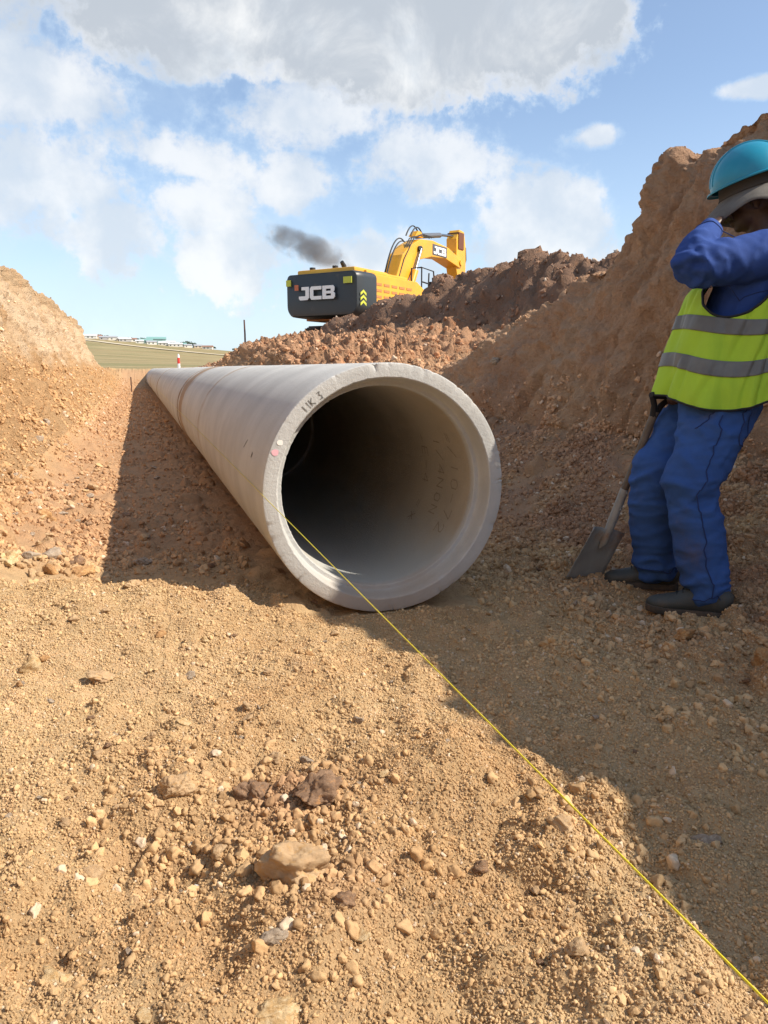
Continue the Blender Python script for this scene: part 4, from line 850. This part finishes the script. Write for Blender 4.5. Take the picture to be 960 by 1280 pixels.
M_hard = mat('blue_helmet_plastic', (.012, .26, .40), .25, var=(3, (.01, .20, .32), 2), bump=(8, .001, 2)); M_felt = mat('grey_felt_hat', (.15, .14, .125), .95, var=(14, (.09, .08, .07), 1.8), bump=(160, .0012)); M_felt2 = mat('dark_hat_crown', (.05, .045, .04), .95)
M_boot = mat('dusty_boot_leather', (.045, .048, .045), .6, grime=((.15, .105, .07), 9, .5, .9), bump=(150, .001)); M_sole = mat('boot_sole', (.05, .043, .036), .85, grime=((.17, .11, .07), 8, .45, .8), bump=(80, .002)); M_pipi = mat('black_piping', (.01, .01, .012), .7)
def catmull(P, n=7):
    P = [np.array(p, float) for p in P]; P = [2 * P[0] - P[1]] + P + [2 * P[-1] - P[-2]]; o = []
    for i in range(1, len(P) - 2):
        for k in range(n):
            t = k / n; o.append(.5 * (2 * P[i] + (P[i+1] - P[i-1]) * t + (2*P[i-1] - 5*P[i] + 4*P[i+1] - P[i+2]) * t*t + (3*P[i] - P[i-1] - 3*P[i+1] + P[i+2]) * t**3))
    o.append(P[-2]); return o
def limb(mb, rows, side=VL, seg=24, n=6):
    """rows of (point, r_side, r_front): a closed smooth tube, ends rounded"""
    R = catmull([list(p) + [a, b] for p, a, b in rows], n); P = [Vector(r[:3]) for r in R]; V = []; k_ = len(R)
    for i, p in enumerate(P):
        d = (P[min(i+1, k_-1)] - P[max(i-1, 0)]).normalized(); s_ = (side - d * side.dot(d)).normalized(); f_ = d.cross(s_)
        V += [p + s_ * R[i][3] * math.cos(a) + f_ * R[i][4] * math.sin(a) for a in [2*math.pi*q/seg for q in range(seg)]]
    F = [(i*seg + q, i*seg + (q+1) % seg, (i+1)*seg + (q+1) % seg, (i+1)*seg + q) for i in range(k_-1) for q in range(seg)]
    for e, (i0, i1) in enumerate(((0, 1), (k_-1, k_-2))):
        d = (P[i0] - P[i1]).normalized(); V.append(P[i0] + d * min(R[i0][3], R[i0][4]) * .55); c = len(V) - 1; b = i0 * seg
        F += [(b + (q+1) % seg, b + q, c) if e == 0 else (b + q, b + (q+1) % seg, c) for q in range(seg)]
    mb.add(V, F)
def ball(mb, c, r, M=None, seg=18):
    V = []; F = []
    for i in range(1, 12):
        for q in range(seg):
            a, b = math.pi*i/12, 2*math.pi*q/seg; v = Vector((r[0]*math.sin(a)*math.cos(b), r[1]*math.sin(a)*math.sin(b), r[2]*math.cos(a))); V.append(Vector(c) + (M @ v if M else v))
    F = [(i*seg+q, (i+1)*seg+q, (i+1)*seg+(q+1) % seg, i*seg+(q+1) % seg) for i in range(10) for q in range(seg)]
    for e, i in ((1, 0), (-1, 10)):
        v = Vector((0, 0, r[2]*e)); V.append(Vector(c) + (M @ v if M else v)); c_ = len(V)-1
        F += [(i*seg+q, i*seg+(q+1) % seg, c_) if e > 0 else (i*seg+(q+1) % seg, i*seg+q, c_) for q in range(seg)]
    mb.add(V, F)
def fuse(name, mb, voxel, m_, parent, smooth=6, crease=None, cut=None):
    """melt overlapping closed forms into one skin, smooth it, then press folds into it"""
    me = bpy.data.meshes.new(name); me.from_pydata(mb.V, [], mb.F); tmp = bpy.data.objects.new('tmp', me); COL.objects.link(tmp)
    r_ = tmp.modifiers.new('r', 'REMESH'); r_.mode = 'VOXEL'; r_.voxel_size = voxel; r_.adaptivity = 0
    s_ = tmp.modifiers.new('s', 'SMOOTH'); s_.factor = .5; s_.iterations = smooth
    out_ = bpy.data.meshes.new_from_object(tmp.evaluated_get(bpy.context.evaluated_depsgraph_get())); bpy.data.objects.remove(tmp)
    if crease:
        n = len(out_.vertices); co = np.empty(n*3, np.float32); out_.vertices.foreach_get('co', co); co = co.reshape(-1, 3)
        no = np.empty(n*3, np.float32); out_.vertices.foreach_get('normal', no); no = no.reshape(-1, 3)
        co = co + no * crease(co[:, 0], co[:, 1], co[:, 2], no)[:, None]; out_.vertices.foreach_set('co', co.astype(np.float32).ravel()); out_.update()
    out_.name = name; return link(name, out_, m_, parent, True)

GZ = surf_at(1.08, -.44); GZ2 = surf_at(1.16, -.08)
per = empty('person', (1.15, -.3, GZ)); PW = Vector((1.15, -.3, GZ))
tag(per, 'worker in blue overalls, lime vest and blue helmet standing with hand raised to the face', 'person')
def V3(*p): return Vector(p) - PW
K = dict(pel=V3(1.345,-.255,.87), hipN=V3(1.27,-.33,.80), hipF=V3(1.35,-.17,.80), thN=V3(1.209,-.374,.662), thF=V3(1.239,-.155,.672), knN=V3(1.150,-.396,.521), knF=V3(1.145,-.155,.519),
     shN=V3(1.155,-.421,.368), shF=V3(1.16,-.145,.312), caN=V3(1.160,-.454,.197), caF=V3(1.175,-.140,.193), akN=V3(1.170,-.480,.075), akF=V3(1.19,-.135,.10), waist=V3(1.383,-.222,1.01), chest=V3(1.49,-.205,1.22),
     upch=V3(1.55,-.19,1.36), shc=V3(1.59,-.175,1.44), soN=V3(1.47,-.335,1.415), soF=V3(1.72,-.05,1.44), elN=V3(1.125,-.30,1.365), wrN=V3(1.292,-.190,1.528), haN=V3(1.362,-.150,1.582), elF=V3(1.46,-.03,1.10), wrF=V3(1.262,-.115,.93), haF=V3(1.19,-.138,.872), neck=V3(1.585,-.16,1.52), head=V3(1.535,-.125,1.655))
# --- body: one continuous skin from head to ankles, hands with five fingers
mb = MB(); k = K
tilt = Matrix.Rotation(rad(17), 3, VL)           # head bowed forward
HF, HU = (tilt @ VF).normalized(), (tilt @ UP).normalized()
if HF.z > 0: tilt = Matrix.Rotation(rad(-17), 3, VL); HF, HU = (tilt @ VF).normalized(), (tilt @ UP).normalized()
HM = Matrix((VL, HF, HU)).transposed()            # columns: side, front, up
def hp(s_, f_, u_): return k['head'] + VL*s_ + HF*f_ + HU*u_
ball(mb, hp(0, -.012, .022), (.076, .096, .095), HM); ball(mb, hp(0, .022, -.045), (.056, .066, .068), HM)
ball(mb, hp(0, .062, -.085), (.024, .020, .020), HM); ball(mb, hp(0, .092, -.022), (.016, .020, .017), HM); ball(mb, hp(0, .086, .004), (.009, .015, .026), HM)
ball(mb, hp(0, .082, -.056), (.024, .012, .008), HM); ball(mb, hp(0, .080, -.067), (.021, .012, .007), HM)
for s_ in (1, -1):
    ball(mb, hp(.076*s_, -.008, -.018), (.008, .018, .031), HM); ball(mb, hp(.032*s_, .074, .022), (.022, .012, .008), HM)
limb(mb, [(k['shc'], .075, .07), (k['neck'], .056, .06), (hp(0, -.02, -.05), .054, .06)])
limb(mb, [(k['pel'], .14, .10), (k['waist'], .13, .095), (k['chest'], .15, .11), (k['upch'], .15, .10), (k['shc'], .08, .07)])
for s_ in 'NF':
    limb(mb, [(k['pel'], .09, .09), (k['hip'+s_], .085, .09), (k['th'+s_], .075, .08), (k['kn'+s_], .055, .058), (k['sh'+s_], .052, .06), (k['ca'+s_], .036, .04), (k['ak'+s_], .034, .04)])
    limb(mb, [(k['shc'], .06, .06), (k['so'+s_], .055, .055), (k['el'+s_], .04, .04), (k['wr'+s_], .026, .032)])
def hand(wr, pm, nrm, th_side, curl):
    """palm from wrist towards pm; nrm = palm normal, th_side = the side the thumb leaves"""
    d = (pm - wr).normalized(); s_ = (th_side - d*th_side.dot(d)).normalized(); n = d.cross(s_); n = n if n.dot(nrm) > 0 else -n
    limb(mb, [(wr, .028, .020), (wr + d*.035, .034, .018), (wr + d*.085, .041, .015), (wr + d*.097, .038, .013)], s_)
    for j, (o_, L_) in enumerate(((.030, .072), (.010, .080), (-.010, .074), (-.029, .058))):
        p = wr + d*.09 + s_*o_; P_ = [p - d*.02, p]; dr = d
        for q, sg in enumerate((.45, .31, .24)):
            c = curl * (1 + .12*j) * (q + .6); dr = (d*math.cos(c) + n*math.sin(c)); p = p + dr*L_*sg; P_.append(p)
        limb(mb, [(P_[0], .0095, .0095), (P_[1], .0095, .0095), (P_[2], .0088, .0088), (P_[3], .008, .008), (P_[4], .0068, .0068)], s_, 12, 4)
    t0 = wr + d*.028 + s_*.024; t1 = t0 + (s_*.8 + d*.6 + n*.25).normalized()*.04; t2 = t1 + (s_*.25 + d*.9 + n*.5).normalized()*.032; t3 = t2 + (d*.8 + n*.6 - s_*.1).normalized()*.024
    limb(mb, [(t0, .014, .013), (t1, .011, .011), (t2, .0095, .0095), (t3, .0075, .0075)], s_, 12, 4)
hand(k['wrN'], k['haN'] + Vector((.02, .01, 0)), HU*-.2 - VF, VL*-1 + UP*.3, .35)
hand(k['wrF'], k['haF'], -UP, VL, .95)
body = fuse('body', mb, .0058, M_skin, per, 3)
for s_ in (1, -1):
    e = MB(); ball(e, hp(.031*s_, .076, .006), (.011, .008, .0065), HM); e.build('eye', mat('eye_white', (.6, .57, .52), .3), per, True)
# --- trousers
def folds_leg(x, y, z, no):
    w1 = fbm(x*5, y*5, z*17 + 2.5*perlin(x*9, y*9, z*3, 9), 1, 3, 201, .5)
    w2 = fbm(x*3, y*3, z*7, 1.4, 3, 211, .5)
    kz = np.exp(-((z + GZ - .50)/.10)**2) + 1.3*np.exp(-((z + GZ - .12)/.10)**2) + .9*np.exp(-((z + GZ - .78)/.09)**2) + .30
    cr = 1 - np.minimum(np.abs(perlin(x*7 + z*3, y*7, z*13 - x*4, 220))*5, 1); cr2 = 1 - np.minimum(np.abs(perlin(x*4 - z*2, y*5, z*22 + y*6, 221))*5, 1)
    return .007*kz*w1 + .013*w2 + .010*kz*cr + .004*(kz + .2)*cr2 + .010*perlin(x*4, y*4, z*5, 225)
mb = MB()
limb(mb, [(k['waist'] + UP*.0, .165, .135), (k['pel'] + UP*.06, .185, .155), (k['pel'] - UP*.03, .18, .16), (k['pel'] - UP*.10, .13, .12)])
limb(mb, [(k['pel'] + VL*.05 - UP*.02, .12, .145), (k['hipN'], .112, .138), (k['thN'] + VF*.015, .100, .118), (k['knN'] + VF*.02, .090, .098), (k['shN'] + VF*.015, .088, .092), (k['caN'], .080, .084), (k['akN'], .070, .076)], seg=36)
limb(mb, [(k['pel'] - VL*.05 - UP*.02, .12, .145), (k['hipF'], .11, .135), (k['thF'], .10, .112), (k['knF'], .092, .102), (k['shF'], .088, .098), (k['caF'], .080, .088), (k['akF'], .072, .082)], seg=36)
trs = fuse('trousers', mb, .0085, M_trou, per, 7, folds_leg)
from mathutils.bvhtree import BVHTree
def drape(o, P, r_, name, m_, lift=.001, n=8):
    """a thin seam laid on a cloth surface along P"""
    bv = BVHTree.FromPolygons([v.co[:] for v in o.data.vertices], [p.vertices[:] for p in o.data.polygons]); Q_ = []
    for q in catmull(P, n):
        co, no_, _, _ = bv.find_nearest(Vector(q[:3])); Q_.append(co + no_*lift)
    return MB().tube(Q_, r_, 5).build(name, m_, o, True)
M_seam = mat('dark_stitched_seam', (.012, .03, .12), .9)
drape(trs, [k[q + 'N'] + VL*.16 - VF*.02 for q in ('hip', 'th', 'kn', 'sh', 'ca', 'ak')], .0022, 'side_seam', M_seam)
drape(trs, [k['hipN'] + VL*.16 + VF*(.02 + .06*t) + UP*(.04 - .13*t + .05*t*t) for t in (0, .3, .6, 1, 1.3)], .0022, 'pocket_seam', M_seam)
for q, nn_ in (('ak', 'N'), ('ak', 'F')):
    c = k[q + nn_] + UP*.02; drape(trs, [c + VL*(.12*math.cos(a)) + VF*(.12*math.sin(a)) for a in [6.2832*t/16 for t in range(17)]], .0018, 'hem_seam', M_seam, .001, 3)
bp = k['hipN'] - VF*.12 + VL*.07; 
drape(trs, [bp + UP*.03, bp + VL*.08 + UP*.03, bp + VL*.08 - UP*.10, bp - UP*.12, bp + UP*.03], .0020, 'pocket_seam', M_seam)
# --- jacket
def folds_arm(x, y, z, no):
    q = x*.8 - y*.6
    w1 = fbm(x*9 + z*4, y*8, z*9 - x*6, 1.3, 3, 231, .5); w2 = perlin(x*22 + z*16, y*9, z*20 - x*10, 240)
    el_ = k['elN']; dl = np.exp(-(((x-el_.x)**2 + (y-el_.y)**2 + (z-el_.z)**2)/.014)); sh = .35
    cr = 1 - np.minimum(np.abs(perlin(x*10 + z*5, y*7, z*10 - x*5, 246))*5, 1)
    return .010*cr*(dl + .4) + .014*w1*(sh + dl) + .010*w2*(dl + .25) - .012*dl*np.abs(perlin(x*12 + z*20, y*6, z*12 - x*18, 244))
mb = MB()
limb(mb, [(k['pel'] + UP*.02, .17, .14), (k['waist'], .165, .145), (k['chest'], .185, .155), (k['upch'], .195, .135), (k['shc'] + UP*.0, .13, .10), (k['shc'] + UP*.055, .07, .072)])
limb(mb, [(k['shc'] + VL*.05 - UP*.02, .09, .09), (k['soN'], .088, .098), ((k['soN'] + k['elN'])/2 + UP*-.005, .078, .088), (k['elN'] + VF*-.01, .074, .080)], seg=30)
limb(mb, [(k['elN'] + Vector((.0, 0, -.02)), .070, .070), (k['elN']*.6 + k['wrN']*.4 + VF*.01, .068, .066), (k['elN']*.2 + k['wrN']*.8, .052, .052), (k['wrN'], .043, .044)], seg=30)
limb(mb, [(k['shc'] - VL*.05 - UP*.02, .09, .09), (k['soF'], .085, .088), (k['elF'], .072, .075), (k['elF']*.4 + k['wrF']*.6, .058, .06), (k['wrF'], .045, .046)])
jk = fuse('work_jacket', mb, .0078, M_navy, per, 5, folds_arm)
d_ = (k['wrN'] - k['elN']).normalized(); s1 = d_.cross(VL).normalized(); s2 = d_.cross(s1); c = k['wrN'] - d_*.035
drape(jk, [c + s1*(.09*math.cos(a)) + s2*(.09*math.sin(a)) for a in [6.2832*t/16 for t in range(17)]], .0022, 'cuff_seam', M_seam, .001, 3)
drape(jk, [k['soN'] + UP*.10 - VF*.02, k['soN'] + VL*.12 + UP*.02, k['soN'] + VL*.10 - UP*.08, k['soN'] + VL*.02 - UP*.13], .0022, 'sleeve_seam', M_seam)
drape(jk, [k['soN'] - UP*.14 + VL*.03, (k['soN'] + k['elN'])/2 - UP*.14 + VL*.02, k['elN'] - UP*.10 + VL*.02], .0020, 'sleeve_seam', M_seam)
mb = MB(); cc = catmull([k['shc'] + UP*.05 + VL*(.072*math.cos(a)) + VF*(.070*math.sin(a)) + UP*(.02*math.cos(a-2)) for a in [2*math.pi*q/12 for q in range(13)]], 4); mb.tube(cc, .013, 8); mb.build('collar', M_navy, per, True)
# --- vest: a flared shell round the torso with armholes, tapes and black piping
ZS = [.872, .90, 1.0, 1.09, 1.19, 1.27, 1.35, 1.41, 1.455, 1.485]
VC = {a: np.interp for a in 'x'}
vx = [1.350, 1.355, 1.385, 1.415, 1.452, 1.485, 1.522, 1.552, 1.575, 1.588]; vy = [-.250, -.247, -.235, -.222, -.208, -.200, -.196, -.188, -.180, -.176]
va = [.262, .258, .248, .243, .238, .228, .196, .160, .120, .085]; vb = [.262, .258, .245, .236, .232, .230, .226, .212, .165, .085]
def vest_pt(u, z, off=0.):
    """u = 0 front, pi/2 his left; z world height"""
    u = np.asarray(u, float); z = np.asarray(z, float)
    f = lambda t: np.interp(z, ZS, t)
    cu, su = np.cos(u), np.sin(u); low = np.clip((1.25 - z)/.37, 0, 1)
    fld = 1 - np.minimum(np.abs(perlin(3.2*cu + z*2, 3.2*su, z*3.5, 253))*4, 1)
    wv = 1 + low*(.050*np.sin(5*u + 2*z) + .028*np.sin(11*u + 1 + 5*z)) + .018*perlin(4*cu, 4*su, z*9, 250)*2 - .045*fld + .02*perlin(9*cu, 9*su, z*7, 254)
    a = f(va)*wv + off; b = f(vb)*wv + off
    e = np.where(cu > 0, .90, 1.0); c_ = np.sign(cu)*np.abs(cu)**e
    x = f(vx) - PW.x + VF.x*a*c_ + VL.x*b*su; y = f(vy) - PW.y + VF.y*a*c_ + VL.y*b*su
    zz = z - GZ - low*(.030*su + .018*np.cos(u) - .012*np.sin(3*u)) + .014*np.sin(2.2*u + .6)*(z < 1.36)
    return np.stack(np.broadcast_arrays(x, y, zz), -1)
def hole(u, z, s_):       # armhole test: below 0 is inside
    cu_ = 1.27*s_; du = (u - cu_ + np.pi) % (2*np.pi) - np.pi
    return (du/.64)**2*np.where(z < 1.36, 1, 1.0) + ((z - 1.35)/.165)**2 - 1
def shell(name, u0, u1, z0, z1, off, m_, nu, nz, cuth=True, th=.0025, parent=None):
    u = np.linspace(u0, u1, nu); z = np.linspace(z0, z1, nz); U_, Z_ = np.meshgrid(u, z)
    A = vest_pt(U_, Z_, off).reshape(-1, 3); id_ = np.arange(nu*nz).reshape(nz, nu)
    F = np.stack([id_[:-1, :-1], id_[:-1, 1:], id_[1:, 1:], id_[1:, :-1]], -1).reshape(-1, 4)
    um = (U_[:-1, :-1] + U_[1:, 1:]).ravel()/2; zm = (Z_[:-1, :-1] + Z_[1:, 1:]).ravel()/2
    if cuth: F = F[(hole(um, zm, 1) > 0) & (hole(um, zm, -1) > 0)]
    us, inv = np.unique(F, return_inverse=True); me = mesh_np(name, A[us], inv.reshape(F.shape), True)
    bm = bmesh.new(); bm.from_mesh(me); bmesh.ops.remove_doubles(bm, verts=bm.verts, dist=1e-5); bmesh.ops.recalc_face_normals(bm, faces=bm.faces); bm.to_mesh(me); bm.free()
    o = link(name, me, m_, parent or per, True); sd = o.modifiers.new('thick', 'SOLIDIFY'); sd.thickness = th; sd.offset = 0; return o
vest = shell('safety_vest', -math.pi, math.pi, .872, 1.485, 0, M_lime, 300, 130)
shell('reflective_band', -math.pi, math.pi, .985, 1.038, .004, M_band, 260, 14)
shell('reflective_band', -math.pi, math.pi, 1.128, 1.182, .004, M_band, 260, 14)
for u0, u1 in ((1.96, 2.20), (-2.20, -1.96)): shell('reflective_band', u0, u1, 1.184, 1.47, .0042, M_band, 12, 60)
mb = MB(); mb.tube([Vector(p) for p in vest_pt(np.linspace(-math.pi, math.pi, 160), np.full(160, .872), .001)], .0045, 6); mb.build('piping', M_pipi, per, True)
for s_ in (1, -1):
    t = np.linspace(0, 2*np.pi, 90); zz = 1.35 + .165*np.sin(t); mb = MB(); mb.tube([Vector(p) for p in vest_pt(1.27*s_ + .64*np.cos(t), zz, .001)], .0055, 6, False); mb.build('piping', M_pipi if s_ > 0 else M_pipi, per, True)
# --- hat with drooping brim under a hard hat
def ring_surf(name, rows, m_, parent, nu=72, thick=.004):
    """rows: functions u -> point"""
    V = [r(2*math.pi*q/nu) for r in rows for q in range(nu)]; F = [(i*nu + q, i*nu + (q+1) % nu, (i+1)*nu + (q+1) % nu, (i+1)*nu + q) for i in range(len(rows)-1) for q in range(nu)]
    o = MB().add(V, F).build(name, m_, parent, True); sd = o.modifiers.new('thick', 'SOLIDIFY'); sd.thickness = thick; sd.offset = 0; return o
hb_ = k['head'] + HU*.048 - HF*.018
def oval(a, b, c, up, droop=0.):
    return lambda u: hb_ + HF*(a*math.cos(u)) + VL*(b*math.sin(u)) + HU*(up) - UP*(droop*(1 + .30*math.cos(2*u - .4) + .28*math.sin(3*u + .8) + .10*math.sin(7*u))) + HF*c
ring_surf('sun_hat', [oval(.112, .092, 0, .055), oval(.118, .098, 0, .01), oval(.127, .105, 0, -.012), oval(.160, .130, .004, -.024, .012), oval(.196, .156, .008, -.030, .030), oval(.232, .182, .012, -.036, .064), oval(.246, .192, .014, -.040, .082)], M_felt, per)
ring_surf('hat_band', [oval(.121, .101, 0, .052), oval(.123, .103, 0, .028), oval(.127, .107, 0, -.002), oval(.133, .113, 0, -.012)], M_felt2, per, thick=.003)
hc_ = hb_ + HU*.034 + HF*.000
def dome(phi, grow_=0.):
    return lambda u: hc_ + HF*((.146+grow_)*math.cos(phi)*math.cos(u)*(1 + .03*(math.cos(u) > 0)*math.cos(u))) + VL*((.132+grow_)*math.cos(phi)*math.sin(u)) + HU*((.146+grow_)*math.sin(phi)) 
hh_ = [dome(rad(a)) for a in range(0, 91, 6)]; hel = ring_surf('hard_hat', [lambda u: hc_ + HF*(.158*math.cos(u) + .012*max(0, math.cos(u))**3) + VL*.140*math.sin(u) - HU*.010, lambda u: hc_ + HF*(.157*math.cos(u) + .010*max(0, math.cos(u))**3) + VL*.139*math.sin(u) - HU*.004] + hh_, M_hard, per)
for off in (-.035, 0, .035):
    mb = MB(); P_ = []
    for a in range(8, 173, 6): P_.append(hc_ + HF*(.150*math.cos(rad(a))*math.sqrt(max(0, 1 - (off/.132)**2))) + VL*off + HU*(.146*math.sin(rad(a))*math.sqrt(max(0, 1 - (off/.132)**2)) + .001))
    mb.tube(P_, .006, 8); mb.build('helmet_rib', M_hard, hel, True)
# --- boots
def boot(heel, f_, tn):
    s_ = Vector((f_.y, -f_.x, 0)); b = MB(); w_ = [(-.005,.030,.05,.045),(.02,.040,.06,.055),(.08,.041,.066,.062),(.13,.042,.060,.052),(.18,.047,.048,.040),(.235,.048,.040,.034),(.275,.038,.034,.028),(.292,.022,.030,.020)]
    limb(b, [(heel + f_*x + UP*z, hw, hz) for x, hw, z, hz in w_], s_, 28); limb(b, [(heel + f_*.060 + UP*.06, .042, .055), (heel + f_*.062 + UP*.10, .040, .050), (heel + f_*.062 + UP*.125, .038, .046)], s_, 24)
    ball(b, heel + f_*.262 + UP*.036, (.036, .036, .027)); limb(b, [(heel + f_*.115 + UP*.105, .022, .012), (heel + f_*.15 + UP*.098, .022, .010), (heel + f_*.18 + UP*.082, .018, .008)], s_, 16)
    o = fuse('boot', b, .006, M_boot, per, 4)
    pl = []; 
    for x, hw in ((-.012,.022),(.0,.036),(.05,.043),(.10,.040),(.14,.042),(.19,.050),(.24,.051),(.28,.041),(.300,.020)): pl.append((x, hw))
    out_ = [(x, hw) for x, hw in pl] + [(x, -hw) for x, hw in pl[::-1]]; sb = MB(); V = []
    for z in (.0, .028): V += [heel + f_*x + s_*y + UP*(z + .012*max(0, x - .2)/.1*.6) for x, y in out_]
    n = len(out_); sb.add(V, [tuple(range(n)), tuple(range(2*n-1, n-1, -1))] + [(i, i+n, (i+1) % n + n, (i+1) % n) for i in range(n)]); sb.build('sole', M_sole, o, True, .004)
    for q in range(4):
        c = heel + f_*(.120 + .022*q) + UP*(.122 - .012*q); mb = MB(); mb.tube([c + s_*.022 - UP*.006, c + UP*.006, c - s_*.022 - UP*.006], .0028, 6); mb.build('lace', M_pipi, o, True)
hN = Vector((1.215, -.535, GZ + .006)) - PW; hF_ = Vector((1.262, -.175, GZ2 + .004)) - PW
boot(hN, Vector((-.80, .60, 0)), 'N'); boot(hF_, Vector((-.84, .54, 0)), 'F')

# ---------------------------------------------------------------- shovel
M_blade = mat('worn_shovel_steel', (.36, .36, .34), .6, .25, var=(9, (.27, .26, .24), 2), grime=((.30, .18, .10), 6, .56, .75), bump=(50, .001)); M_shaft = mat('dirty_shovel_shaft', (.085, .062, .045), .6, var=(14, (.14, .115, .09), 2), bump=(70, .001))
sv = empty('shovel', (.94, .04, 0)); SW = Vector((.94, .04, 0)); tag(sv, 'square-mouth shovel with D grip, its blade stuck in the soil in front of the worker', 'shovel')
TL, TR, BL, BR = [Vector(p) - SW for p in ((.912,-.038,.306), (1.104,.012,.260), (.848,.042,.054), (1.038,.074,-.004))]
cz_ = (TL + TR + BL + BR)/4; nrm = ((TR - TL).cross(BL - TL)).normalized(); nrm = nrm if nrm.y < 0 else -nrm
V = []; NU, NV = 13, 15
for j in range(NV):
    for i in range(NU):
        u, v = i/(NU-1), j/(NV-1); p = TL*(1-u)*(1-v) + TR*u*(1-v) + BL*(1-u)*v + BR*u*v
        rise = .018*(2*u-1)**2*(1 - .6*v) + (.012 if i in (0, NU-1) else 0)*(1-v)
        crown = math.exp(-((u-.5)/.07)**2)*.016*max(0, 1 - v/.55)
        V.append(p + nrm*(rise + crown - .01))
blade = MB().add(V, [(j*NU+i, j*NU+i+1, (j+1)*NU+i+1, (j+1)*NU+i) for j in range(NV-1) for i in range(NU-1)]).build('blade', M_blade, sv, True); sd = blade.modifiers.new('t', 'SOLIDIFY'); sd.thickness = .003
jt, se, bo = [Vector(p) - SW for p in ((1.136,-.126,.800), (1.030,-.022,.318), (1.000,.002,.225))]
MB().tube([jt, jt*.3 + se*.7, se], [.0165, .016, .0155], 14).build('shaft', M_shaft, sv, True)
MB().tube([se + (jt-se)*.30, se, bo + nrm*.012, bo + (bo-se)*.35 + nrm*.004], [.0185, .020, .017, .005], 14).build('socket', M_blade, sv, True)
for q in (.28, .13): MB().tube([se + (jt-se)*q + nrm*.014, se + (jt-se)*q + nrm*.024], .005, 8).build('rivet', M_blade, sv, True)
ga, gb = Vector((1.100,-.146,.868)) - SW, Vector((1.225,-.118,.862)) - SW
for g in (ga, gb): MB().tube([jt - (jt-se).normalized()*.02, jt + (g-jt)*.35 + Vector((0,0,.004)), g], [.017, .0125, .012], 10).build('grip_strut', M_pipi, sv, True)
MB().tube([ga + (ga-gb)*.06, ga, gb, gb - (ga-gb)*.06], [.011, .015, .015, .011], 12).build('grip', M_pipi, sv, True)
